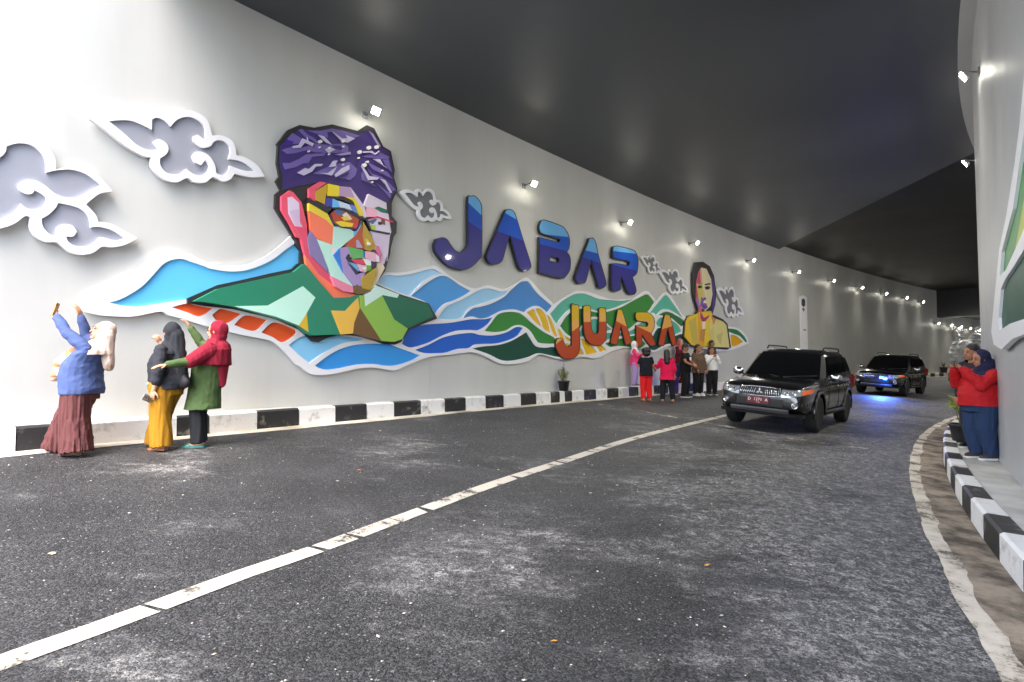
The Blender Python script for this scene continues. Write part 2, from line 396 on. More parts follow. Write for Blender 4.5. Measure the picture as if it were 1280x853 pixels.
# lane line: traced along the road, broken by cracks
lp = [(-160, 890), (0, 828), (95, 795), (190, 760), (300, 719), (400, 685), (530, 637), (620, 604), (700, 578), (800, 546), (905, 520), (985, 502)]
pts = [on_road(x, y, .004) for x, y in lp]
def catmull(P, k=8):
    out = []
    for i in range(len(P) - 1):
        p0 = P[max(i - 1, 0)]; p1 = P[i]; p2 = P[i + 1]; p3 = P[min(i + 2, len(P) - 1)]
        for j in range(k):
            t = j / k
            out.append(.5 * ((2 * p1) + (p2 - p0) * t + (2 * p0 - 5 * p1 + 4 * p2 - p3) * t * t + (3 * p1 - p0 - 3 * p2 + p3) * t ** 3))
    out.append(P[-1]); return out
line = catmull(pts, 10)
acc = [0.]
for a, b_ in zip(line, line[1:]): acc.append(acc[-1] + (b_ - a).length)
def at(s):
    for i in range(len(acc) - 1):
        if acc[i + 1] >= s: 
            t = (s - acc[i]) / (acc[i + 1] - acc[i]); return line[i].lerp(line[i + 1], t), (line[i + 1] - line[i]).normalized()
    return line[-1], (line[-1] - line[-2]).normalized()
def s_of(px, py):
    q = on_road(px, py); return min(range(len(line)), key=lambda i: (line[i] - q).length)
cr = sorted([acc[s_of(x, y)] for x, y in ((190, 762), (400, 684), (440, 669), (495, 650), (528, 638), (645, 596), (705, 577), (735, 567))])
cr = [0.] + cr + [acc[-1]]
lane = empty('lane_marking'); lane['kind'] = 'structure'
for i, (a, b_) in enumerate(zip(cr, cr[1:])):
    bm = bmesh.new(); n = max(2, int((b_ - a) / .25)); prev = None; g = .022
    for k in range(n + 1):
        s = a + g + (b_ - a - 2 * g) * k / n; p, d = at(s); nrm = Vector((d.y, -d.x, 0)).normalized()
        w_ = .075; sk = .03 if k in (0, n) else 0
        l_ = p - nrm * (w_ + .006 * noise.noise((s * 6, 0, 0))) + d * sk * random.uniform(-1, 1); r_ = p + nrm * (w_ + .006 * noise.noise((s * 6, 9, 0))) - d * sk * random.uniform(-1, 1)
        for q in (l_, r_): q.z = zroad(q.x, q.y) + .005
        cur = (bm.verts.new(l_), bm.verts.new(r_))
        if prev: bm.faces.new((prev[0], prev[1], cur[1], cur[0]))
        prev = cur
    from_bm('paint_stripe', bm, M_LINE, lane)
# dusty joint running across the road
jp = catmull([on_road(x, y, .005) for x, y in ((735, 503), (800, 514), (890, 530), (1000, 550), (1060, 558), (1140, 568))], 8)
bm = bmesh.new(); prev = None
for i, p in enumerate(jp):
    d = (jp[min(i + 1, len(jp) - 1)] - jp[max(i - 1, 0)]).normalized(); nrm = Vector((d.y, -d.x, 0)); ww = .09 + .05 * noise.noise(p * 2)
    l_, r_ = p - nrm * ww, p + nrm * ww
    for q in (l_, r_): q.z = zroad(q.x, q.y) + .006
    cur = (bm.verts.new(l_), bm.verts.new(r_))
    if prev: bm.faces.new((prev[0], prev[1], cur[1], cur[0]))
    prev = cur
struct(from_bm('road_joint', bm, M_DUST))
# ================================================================ the mural: traced shapes cast onto the wall, each with real depth
FR = dict(A=(340, 150, 7.975), B=(340, 220, 7.975), C=(370, 280, 7.975), D=(230, 330, 7.975), E=(390, 330, 7.975),
          G=(0, 160, 5.017), H=(110, 130, 5.565), I=(100, 290, 7.975), J=(240, 290, 7.975), K=(210, 370, 7.975), L=(360, 370, 7.975),
          M=(460, 320, 7.975), N=(500, 370, 7.975), O=(600, 340, 7.975), Q=(660, 360, 7.975), R=(780, 350, 7.975),
          S=(535, 240, 8.533), T=(660, 270, 8.533), U=(690, 376, 10.66), V=(760, 380, 14.22), W=(845, 320, 6.82))
def P(txt):
    """'A: x,y x,y ... B: x,y' -> photo pixels"""
    fr = None; out = []
    for w_ in txt.split():
        if w_[0].isalpha(): fr = FR[w_[0]]; continue
        x, y = w_.split(','); out.append((fr[0] + float(x) / fr[2], fr[1] + float(y) / fr[2]))
    return out
def smooth2(pts, k=5, corner=62):
    """closed Catmull-Rom that keeps sharp corners sharp"""
    n = len(pts); V = [Vector((p[0], p[1], 0)) for p in pts]; sharp = []
    for i in range(n):
        a = (V[i] - V[i - 1]); b = (V[(i + 1) % n] - V[i]); sharp.append(a.length > 1e-6 and b.length > 1e-6 and math.degrees(a.angle(b)) > corner)
    out = []
    for i in range(n):
        p1, p2 = V[i], V[(i + 1) % n]; p0 = V[i - 1] if not sharp[i] else p1; p3 = V[(i + 2) % n] if not sharp[(i + 1) % n] else p2
        for j in range(k):
            t = j / k; q = .5 * ((2 * p1) + (p2 - p0) * t + (2 * p0 - 5 * p1 + 4 * p2 - p3) * t * t + (3 * p1 - p0 - 3 * p2 + p3) * t ** 3)
            out.append((q.x, q.y))
    return out
def grow(pts, d):
    """offset a closed polygon outwards by d"""
    n = len(pts); ar = sum(pts[i][0] * pts[(i + 1) % n][1] - pts[(i + 1) % n][0] * pts[i][1] for i in range(n)); sg = 1 if ar > 0 else -1
    out = []
    for i in range(n):
        a = Vector(pts[i - 1]); b = Vector(pts[i]); c = Vector(pts[(i + 1) % n])
        d1 = (b - a); d2 = (c - b)
        if d1.length < 1e-9 or d2.length < 1e-9: out.append(pts[i]); continue
        d1.normalize(); d2.normalize()
        n1 = Vector((d1.y, -d1.x)) * sg; n2 = Vector((d2.y, -d2.x)) * sg; m_ = n1 + n2
        if m_.length < .2: m_ = n1
        m_.normalize(); k = 1 / max(.45, m_.dot(n1)); q = b + m_ * d * k; out.append((q.x, q.y))
    return out
def fill2(loops):
    vs = []; ed = []
    for lp_ in loops:
        b = len(vs); n = len(lp_); vs += [Vector((p[0], p[1])) for p in lp_]; ed += [(b + i, b + (i + 1) % n) for i in range(n)]
    r = delaunay_2d_cdt(vs, ed, [], 0, 1e-5)
    bm = bmesh.new(); bv = [bm.verts.new((v.x, v.y, 0)) for v in r[0]]
    seg = []
    for lp_ in loops:
        n = len(lp_); seg += [(lp_[i][0], lp_[i][1], lp_[(i + 1) % n][0], lp_[(i + 1) % n][1]) for i in range(n)]
    sa = np.array(seg); y0, y1 = sa[:, 1], sa[:, 3]; dy = np.where(y1 == y0, 1e-12, y1 - y0)
    for f in r[2]:
        cx_ = sum(r[0][i].x for i in f) / len(f); cy_ = sum(r[0][i].y for i in f) / len(f)
        hit_ = ((y0 > cy_) != (y1 > cy_)) & (cx_ < (sa[:, 2] - sa[:, 0]) * (cy_ - y0) / dy + sa[:, 0])
        if hit_.sum() % 2 == 0: continue
        try: bm.faces.new([bv[i] for i in f])
        except ValueError: pass
    for v in [v for v in bm.verts if not v.link_faces]: bm.verts.remove(v)
    return bm
def cut(bm, p, nrm, keep_below=None):
    bmesh.ops.bisect_plane(bm, geom=bm.verts[:] + bm.edges[:] + bm.faces[:], plane_co=p, plane_no=nrm,
                           clear_outer=keep_below is True, clear_inner=keep_below is False)
def slab(name, loops, o0, o1, m, parent=None, PF=None, clip=(), step=.7, edge=0.):
    """loops in (s, z) -> slab between wall offsets o0 and o1, bent with the wall"""
    PF = PF or PL
    bm = fill2(loops)
    for (p, nrm, kb) in clip: cut(bm, p, nrm, kb)
    if not bm.faces: bm.free(); return None
    ss = [v.co.x for v in bm.verts]; a, b = min(ss), max(ss)
    k = math.ceil(a / step)
    while k * step < b:
        cut(bm, (k * step, 0, 0), (1, 0, 0)); k += 1
    bmesh.ops.dissolve_degenerate(bm, dist=1e-5, edges=bm.edges[:])
    V = list(bm.verts); idx = {v: i for i, v in enumerate(V)}; n = len(V)
    co = [PF(v.co.x, v.co.y, o1) for v in V] + [PF(v.co.x, v.co.y, o0) for v in V]
    fs = []
    for f in bm.faces:
        q = [idx[v] for v in f.verts]; fs.append(q); fs.append([i + n for i in q[::-1]])
    for e in bm.edges:
        if len(e.link_faces) == 1:
            i, j = idx[e.verts[0]], idx[e.verts[1]]
            lpv = [idx[v] for v in e.link_faces[0].verts]; k_ = lpv.index(i)
            if lpv[(k_ + 1) % len(lpv)] == j: fs.append([j, i, i + n, j + n])
            else: fs.append([i, j, j + n, i + n])
    bm.free()
    me = bpy.data.meshes.new(name); me.from_pydata(co, [], fs); me.validate()
    bm = bmesh.new(); bm.from_mesh(me); bmesh.ops.recalc_face_normals(bm, faces=bm.faces); bm.to_mesh(me); bm.free()
    return link_obj(name, me, m, parent)
def separate(o):
    """split a mesh object into one object per connected piece"""
    bm = bmesh.new(); bm.from_mesh(o.data); bm.verts.ensure_lookup_table(); seen = set(); isl = []
    for v in bm.verts:
        if v.index in seen: continue
        st = [v]; seen.add(v.index); cur = []
        while st:
            a = st.pop(); cur.append(a.index)
            for e in a.link_edges:
                b = e.other_vert(a)
                if b.index not in seen: seen.add(b.index); st.append(b)
        isl.append(set(cur))
    bm.free()
    if len(isl) < 2: return [o]
    out = []
    for s_ in isl:
        bm = bmesh.new(); bm.from_mesh(o.data); bm.verts.ensure_lookup_table()
        bmesh.ops.delete(bm, geom=[v for v in bm.verts if v.index not in s_], context='VERTS')
        out.append(from_bm(o.name.split('.')[0], bm, o.data.materials[0], recalc=False))
    bpy.data.objects.remove(o); return out
def wl_loop(pts, off): return [WL(x, y, off) for x, y in pts]
_pc = {}
def paint(c, rough=.42, coat=0.):
    k = 'paint_%d_%d_%d' % c
    return mat(k, c, rough, var=.05, scale=3., coat=coat, spec=.4)
M_WHITE = mat('panel_white', (232, 231, 233), .45, var=.03, scale=3.)
M_BLACK = mat('panel_black', (38, 38, 40), .45, var=.1, scale=4.)
# ---- clouds
cl1_out = P('G: -120,200 -40,120 20,80 100,55 200,62 290,110 345,190 350,260 430,245 520,255 600,290 660,345 705,398 620,415 540,480 600,545 615,590 690,600 780,645 862,692 780,735 700,748 640,745 580,785 500,795 430,775 360,718 290,715 220,680 185,620 190,560 160,552 90,600 0,630 -100,630 -200,560')
cl1_in = [P('G: -60,200 0,185 35,150 40,115 120,95 200,110 260,160 285,210 290,280 360,265 450,262 540,290 630,355 560,395 500,430 430,440 350,415 280,360 220,330 150,330 110,365 125,395 170,415 205,410 215,390 270,420 290,450 270,490 220,510 170,505 130,475 100,520 0,570 -100,560'),
          P('G: 365,470 440,485 510,510 555,560 570,625 620,620 700,640 780,690 720,705 630,685 600,715 550,740 480,742 430,715 415,680 460,680 482,650 450,610 390,605 355,630 350,675 310,665 270,620 260,570 310,540 350,500')]
cl2_out = P('H: 15,105 120,65 230,65 330,85 385,110 420,60 480,55 530,85 570,120 630,60 700,45 770,65 830,115 865,220 930,220 1000,255 1025,310 1030,355 1100,375 1180,430 1230,505 1130,510 1020,485 990,525 940,540 870,510 820,545 740,545 690,515 620,545 540,530 480,485 440,430 440,370 380,360 260,290 120,180')
cl2_in = [P('H: 145,120 260,112 340,130 445,180 445,110 480,95 530,115 575,158 620,110 690,90 760,110 810,160 820,240 800,240 765,215 735,225 735,260 790,305 850,295 880,260 930,255 975,285 990,330 978,385 1050,395 1110,425 1160,465 1090,465 985,430 975,470 930,495 890,480 885,430 850,370 800,335 750,335 725,370 745,410 790,425 815,390 840,430 830,470 780,498 730,485 685,452 640,485 590,490 540,475 505,430 500,380 545,350 560,310 540,270 490,245 450,265 490,315 420,320 340,285 250,205')]
M_CGREY = mat('cloud_grey', (150, 152, 162), .5, var=.04, scale=3.)
M_CGREY_DIM = mat('cloud_grey_shaded', (116, 117, 122), .5, var=.05, scale=3.)  # copy for the small clouds, dimmer light along the wall put into the colour
def cloud(out, ins, label, off=.06, th=.09, mg=None, k=4):
    root = empty('cloud_panel', PL(*WL(*out[0]), off)); O0 = off; O1 = off + th
    o_ = wl_loop(smooth2(out, k), O1); i_ = [wl_loop(smooth2(q, k), O1) for q in ins]
    inv = root.matrix_basis.inverted()
    a = slab('border', [o_] + i_, O0, O1, M_WHITE); b = []
    for q in ins:
        b.append(slab('backing', [wl_loop(grow(smooth2(q, k), 1.6), O1)], O0 + .012, O1 - .032, mg or M_CGREY))
    for x in [a] + b: x.parent = root; x.matrix_parent_inverse = inv
    tag(root, label, 'cloud panel', 'cloud panels on the wall'); return root
def remap(pts, bb, src):
    return [(bb[0] + (x - src[0]) / (src[2] - src[0]) * (bb[2] - bb[0]), bb[1] + (y - src[1]) / (src[3] - src[1]) * (bb[3] - bb[1])) for x, y in pts]
cloud(cl1_out, cl1_in, 'largest grey and white cloud relief, highest on the wall left of the selfie women', .035, .065)
cloud(cl2_out, cl2_in, 'long grey and white cloud relief between the largest cloud and the purple hat', .035, .065)
src = (min(p[0] for p in cl2_out), min(p[1] for p in cl2_out), max(p[0] for p in cl2_out), max(p[1] for p in cl2_out))
for bb, lb in (((499, 235.5, 565, 277), 'small grey and white cloud relief between the man portrait and the first blue letter'),
               ((801, 319, 828, 342.5), 'tiny grey and white cloud relief right after the last blue letter'),
               ((823, 336, 861, 368), 'small grey and white cloud relief touching the hair of the woman portrait'),
               ((895, 358, 930, 397), 'small grey and white cloud relief past the woman portrait')):
    cloud(remap(cl2_out, bb, src), [remap(q, bb, src) for q in cl2_in], lb, .04, .055, M_CGREY_DIM, 2)
# ---- landscape relief
LO = P('I: 20,790 100,690 200,600 400,490 560,370 700,270 830,210 960,195 1080,215 1276,310 J: 150,310 270,330 400,330 560,315 720,250 850,160 985,40 1080,130 '
       'C: 700,520 885,485 M: 300,168 430,150 620,102 690,110 860,230 980,300 1080,325 1190,295 1276,315 O: 230,170 300,150 430,65 490,70 600,190 740,325 800,280 930,200 1010,190 1100,205 1276,265 '
       'Q: 940,115 1060,95 1180,30 1230,70 R: 325,210 400,130 450,140 530,260 610,370 800,430 1040,465 1150,490 1220,560 1245,630 1100,692 950,715 850,700 700,665 590,640 430,665 300,720 200,690 '
       'Q: 1000,600 930,605 820,640 720,690 650,705 560,690 440,705 330,715 230,690 130,665 70,685 N: 1276,650 1150,680 1000,675 870,610 740,565 620,570 480,590 290,610 100,680 '
       'L: 1080,740 1000,738 860,715 700,725 500,770 340,790 220,775 120,700 K: 1276,680 1190,580 1080,480 1000,440 800,400 550,345 330,285 120,220 0,190 I: 800,795 560,840 420,845 200,830')
SKY, LBL, BLU, MBL, DBL = (95, 190, 242), (150, 206, 240), (62, 150, 222), (66, 134, 202), (30, 98, 200)
ORG, GRN, DGR, TEA, YEL = (235, 88, 34), (52, 134, 52), (18, 76, 60), (88, 180, 156), (232, 184, 26)
LAND = [
 (SKY, 'I: 290,705 430,660 610,550 720,440 820,330 900,285 1000,268 1100,295 1276,355 J: 150,360 320,390 440,395 590,370 790,285 950,165 1025,120 1080,190 1090,290 1000,385 600,480 250,545 0,670 I: 1080,672 900,698 700,727 560,745 420,735'),
 (ORG, 'K: 35,115 165,80 230,85 450,125 320,205 180,160'),
 (ORG, 'K: 440,190 510,135 560,135 735,180 590,272 480,240'),
 (ORG, 'K: 660,290 775,195 990,240 860,350'),
 (ORG, 'K: 930,365 1060,265 1276,340 1270,385 1145,462 1040,410'),
 ((140, 206, 243), 'L: 5,490 160,400 450,395 760,430 700,450 560,470 430,530 310,600 215,672 110,590'),
 ((56, 152, 228), 'L: 270,695 380,610 500,540 640,495 780,480 1000,480 1060,500 1180,545 1320,595 1220,650 1080,692 960,695 850,680 700,685 500,725 380,735 310,720'),
 ((166, 212, 243), 'M: 170,195 300,200 430,180 560,145 650,132 740,180 660,195 560,250 470,340 390,390 100,270'),
 ((72, 154, 220), 'M: 430,400 560,290 680,215 760,200 820,225 920,295 1025,350 960,395 860,445 770,475 700,540 672,585 590,470'),
 ((156, 206, 236), 'M: 700,630 720,585 790,500 930,440 1060,365 1160,328 1230,330 1320,358 1406,345 1346,398 1216,450 1020,515 960,590 915,625 820,635'),
 (MBL, 'O: -167,464 -130,410 -70,365 0,350 110,318 240,250 310,180 400,105 450,95 490,105 580,220 720,340 672,408 600,350 540,340 470,375 440,400 340,375 230,385 150,420 80,455 0,465 -80,445'),
 (DBL, 'N: 20,480 80,340 230,290 500,270 700,235 850,232 925,212 880,280 790,340 680,340 560,350 420,400 280,470 110,515'),
 (DBL, 'N: 150,540 280,490 420,420 560,385 720,370 800,390 930,395 1060,365 1150,315 1215,315 1225,330 1170,400 1080,445 960,475 820,480 740,490 690,520 580,530 460,565 360,572 240,570'),
 (GRN, 'O: 45,590 110,510 180,425 280,400 370,405 440,440 530,520 640,600 740,655 770,690 740,715 600,710 560,680 510,600 460,555 400,530 340,540 260,585 150,600'),
 (DGR, 'O: -77,764 32,744 182,729 302,694 400,640 465,600 510,670 560,740 650,757 750,752 800,830 820,855 728,838 600,812 540,825 478,852 332,884 212,880 82,819'),
 (YEL, 'O: 465,405 530,370 545,385 580,460 625,555 560,510'), (YEL, 'O: 550,370 590,365 640,400 680,490 710,610 640,570 600,470'),
 (YEL, 'O: 665,430 700,450 740,530 780,645 740,635 700,540'), (YEL, 'O: 770,560 810,590 850,670 840,690 800,660'), (YEL, 'O: 840,630 900,668 910,690 870,685'),
 (YEL, 'U: 380,505 430,520 520,590 605,690 460,725 420,620'), (YEL, 'U: 590,600 650,590 730,655 640,690'), (YEL, 'U: 360,600 420,700 415,722 340,722'), (YEL, 'U: 165,590 200,570 250,590 220,630 190,625'),
 (TEA, 'Q: 220,260 330,140 450,70 530,55 600,70 700,110 850,125 940,130 1060,112 900,185 800,215 700,230 620,210 540,190 420,212 330,300 295,360 270,340'),
 (GRN, 'Q: 320,380 370,300 440,234 550,205 620,228 700,246 800,236 930,192 1080,112 1180,65 1225,95 1262,145 1200,240 1100,335 1010,408 900,425 840,400 770,340 700,295 640,290 580,330 530,390 490,475 430,485 370,445'),
 (TEA, 'Q: 515,440 560,370 640,315 700,315 760,355 840,415 780,432 680,455 600,480 520,490'),
 (TEA, 'Q: 600,500 700,470 800,450 900,450 1030,425 1130,345 1200,340 1200,380 1080,400 1070,460 950,480 850,495 760,530 640,530'),
 (GRN, 'Q: 770,555 860,520 960,500 1080,480 1180,560 1130,600 1050,605 1000,590 900,580 820,590'),
 (TEA, 'R: 255,330 330,240 400,160 430,160 480,220 590,385 520,335 450,298 380,298 318,355 300,330'),
 ((44, 112, 60), 'R: 345,350 390,325 450,320 520,355 590,400 600,440 575,470 520,420 470,380 400,360'),
 (TEA, 'R: 320,430 350,385 400,375 470,400 540,450 575,515 510,545 460,500 400,470 340,465'),
 (TEA, 'R: 245,425 300,400 315,415 300,450 255,470'),
 (DGR, 'R: 290,560 330,490 370,480 450,520 500,560 570,540 600,560 640,600 660,645 560,630 420,645 310,700 240,680'),
 ((46, 122, 72), 'R: 1040,485 1130,500 1200,560 1230,620 1210,620 1150,560 1050,520'),
 ((222, 166, 22), 'R: 1060,545 1120,560 1190,620 1130,655 1070,665'),
]
land = empty('landscape_relief', PL(*WL(500, 400), .05)); linv = land.matrix_basis.inverted()
LOF, LTH = .025, .05
holes = [wl_loop(smooth2(P(t), 5), LOF + LTH) for c, t in LAND]
kids = [slab('white_board', [wl_loop(smooth2(LO, 5, 70), LOF + LTH)] + holes, LOF, LOF + LTH, M_WHITE)]
for c, t in LAND:
    kids.append(slab('colour_panel', [wl_loop(grow(smooth2(P(t), 5), .9), LOF + LTH)], LOF + .006, LOF + LTH - .028, paint(c)))
for x in kids:
    if x: x.parent = land; x.matrix_parent_inverse = linv
tag(land, 'long wavy relief of blue rivers, green hills and yellow fields with white borders', 'mural')
# ---- portraits: black board with flat coloured pieces
def portrait(name, label, board, pieces, o0, o1, dz=.0022):
    root = empty(name, PL(*WL(*board[0]), o0)); inv = root.matrix_basis.inverted()
    ks = [slab('black_board', [wl_loop(board, o1)], o0, o1, M_BLACK)]
    for i, (c, pts) in enumerate(pieces):
        f = o1 + .006 + .0009 * i
        ks.append(slab('colour_piece', [wl_loop(pts, f)], o1 - .002, f, paint(c)))
    for x in ks:
        if x: x.parent = root; x.matrix_parent_inverse = inv
    return tag(root, label, 'portrait')
def disc(fr, x, y, r, n=8, sq=.85):
    f = FR[fr]; return [(f[0] + (x + r * math.cos(2 * math.pi * k / n)) / f[2], f[1] + (y + sq * r * math.sin(2 * math.pi * k / n)) / f[2]) for k in range(n)]
man_board = P('A: 50,240 160,100 275,50 420,78 600,45 855,110 945,52 1020,85 1110,265 1185,310 1225,500 1215,570 1252,690 B: 1195,270 1195,400 1245,460 1240,570 1215,605 1185,720 C: 940,300 890,470 800,600 '
              'E: 870,300 1165,395 1250,545 1110,600 970,655 890,780 830,805 720,800 640,770 500,730 400,712 260,712 150,740 70,780 10,775 D: 1150,655 930,555 800,520 500,450 260,425 60,400 35,400 35,345 340,210 600,155 860,95 1080,50 1130,0 '
              'J: 1075,310 1080,190 1030,120 B: 235,650 30,320 35,180 85,140 40,50 A: 75,560 50,430 60,260')
LV, LV2, PAL, HAT = (112, 94, 162), (158, 140, 190), (198, 188, 212), (60, 43, 108)
DK, REDP, CORAL, MINT = (40, 38, 48), (238, 88, 112), (255, 124, 90), (190, 234, 216)
man = [(HAT, 'A: 80,270 165,170 290,90 420,110 600,85 860,140 970,105 1090,275 1170,320 1205,520 1200,590 1240,690 1185,785 1140,828 965,738 915,850 775,668 545,630 480,616 350,640 105,695 110,560 75,430'),
 (LV, 'A: 150,190 205,130 300,190 285,235 210,240'), (LV, 'A: 95,300 200,270 300,275 400,250 450,330 350,300 240,330 150,340'), (LV, 'A: 260,100 300,92 360,150 420,180 455,215 480,260 400,200 330,170'),
 (LV, 'A: 350,105 480,110 600,88 700,105 880,160 770,195 700,205 610,120 550,120 560,180 450,140'), ((66, 40, 140), 'A: 120,235 160,200 215,215 205,240 130,250'),
 (LV, 'A: 420,235 560,250 720,235 760,270 760,320 640,330 540,330 430,320'), (HAT, 'A: 600,255 720,262 690,300 620,290'), (LV, 'A: 105,430 180,430 280,385 340,345 540,330 520,355 400,370 365,435 320,430 240,470 130,495'),
 (LV, 'A: 410,535 560,470 620,400 660,405 640,440 770,420 850,490 830,560 780,600 690,580 620,545 480,545'), (LV, 'A: 900,365 1010,330 1075,320 1170,370 1160,400 1100,390 1000,380'),
 (LV, 'A: 950,420 1050,470 1150,520 1205,590 1110,545 1000,490'), (LV, 'A: 890,530 920,480 960,600 1050,670 960,625 895,600'), (LV, 'A: 940,470 1000,540 1100,570 1190,650 1235,700 1200,710 1130,610 1010,570'),
 (LV, 'A: 1030,620 1130,700 1190,740 1180,785 1110,700'), (LV2, 'A: 970,110 1010,140 1085,265 1060,260'), (LV, 'A: 1100,395 1165,400 1195,520 1150,480'),
 (PAL, 'A: 205,262 270,250 305,185 355,205 350,170 370,215 420,235 405,265 330,225 290,275 215,280'), (PAL, 'A: 605,115 700,185 830,185 760,225 700,215'), (PAL, 'A: 740,152 830,187 760,195'), (PAL, 'A: 465,150 520,165 600,250 540,225'),
 (PAL, 'A: 530,295 570,270 635,295 570,330'), (LV2, 'A: 630,345 780,318 788,342 700,355'), (PAL, 'A: 255,525 330,480 370,490 430,440 510,440 495,460 440,465 400,515 320,555'), (PAL, 'A: 480,530 560,530 650,465 600,555'),
 (PAL, 'A: 570,470 610,410 655,405 635,440 640,462'), (PAL, 'A: 630,545 700,480 770,450 775,495 640,570'), (HAT, 'A: 680,560 770,520 760,545 700,575'), (PAL, 'A: 910,315 1000,310 1030,340 1065,305 1075,315 1030,350 990,325 915,328'),
 (PAL, 'A: 1010,390 1080,395 1110,450 1150,480 1090,440'), (PAL, 'A: 895,460 930,430 945,455 920,480 970,560 1065,575 1055,595 960,600'), (PAL, 'A: 1085,590 1130,600 1200,725 1185,730 1140,650')]
man = [(c, P(t)) for c, t in man]
for x, y, r in ((485, 215, 20), (970, 277, 22), (1048, 270, 22), (878, 320, 22), (712, 395, 18), (715, 212, 15), (575, 280, 15), (925, 450, 22), (372, 312, 10), (480, 272, 9), (575, 340, 9), (715, 265, 10), (868, 378, 10), (712, 445, 8), (1105, 505, 9), (1003, 620, 10), (955, 418, 14)):
    man.append(((226, 224, 214), disc('A', x, y, r)))
PUR, OCH, PNK = (135, 122, 170), (182, 150, 44), (236, 180, 198)
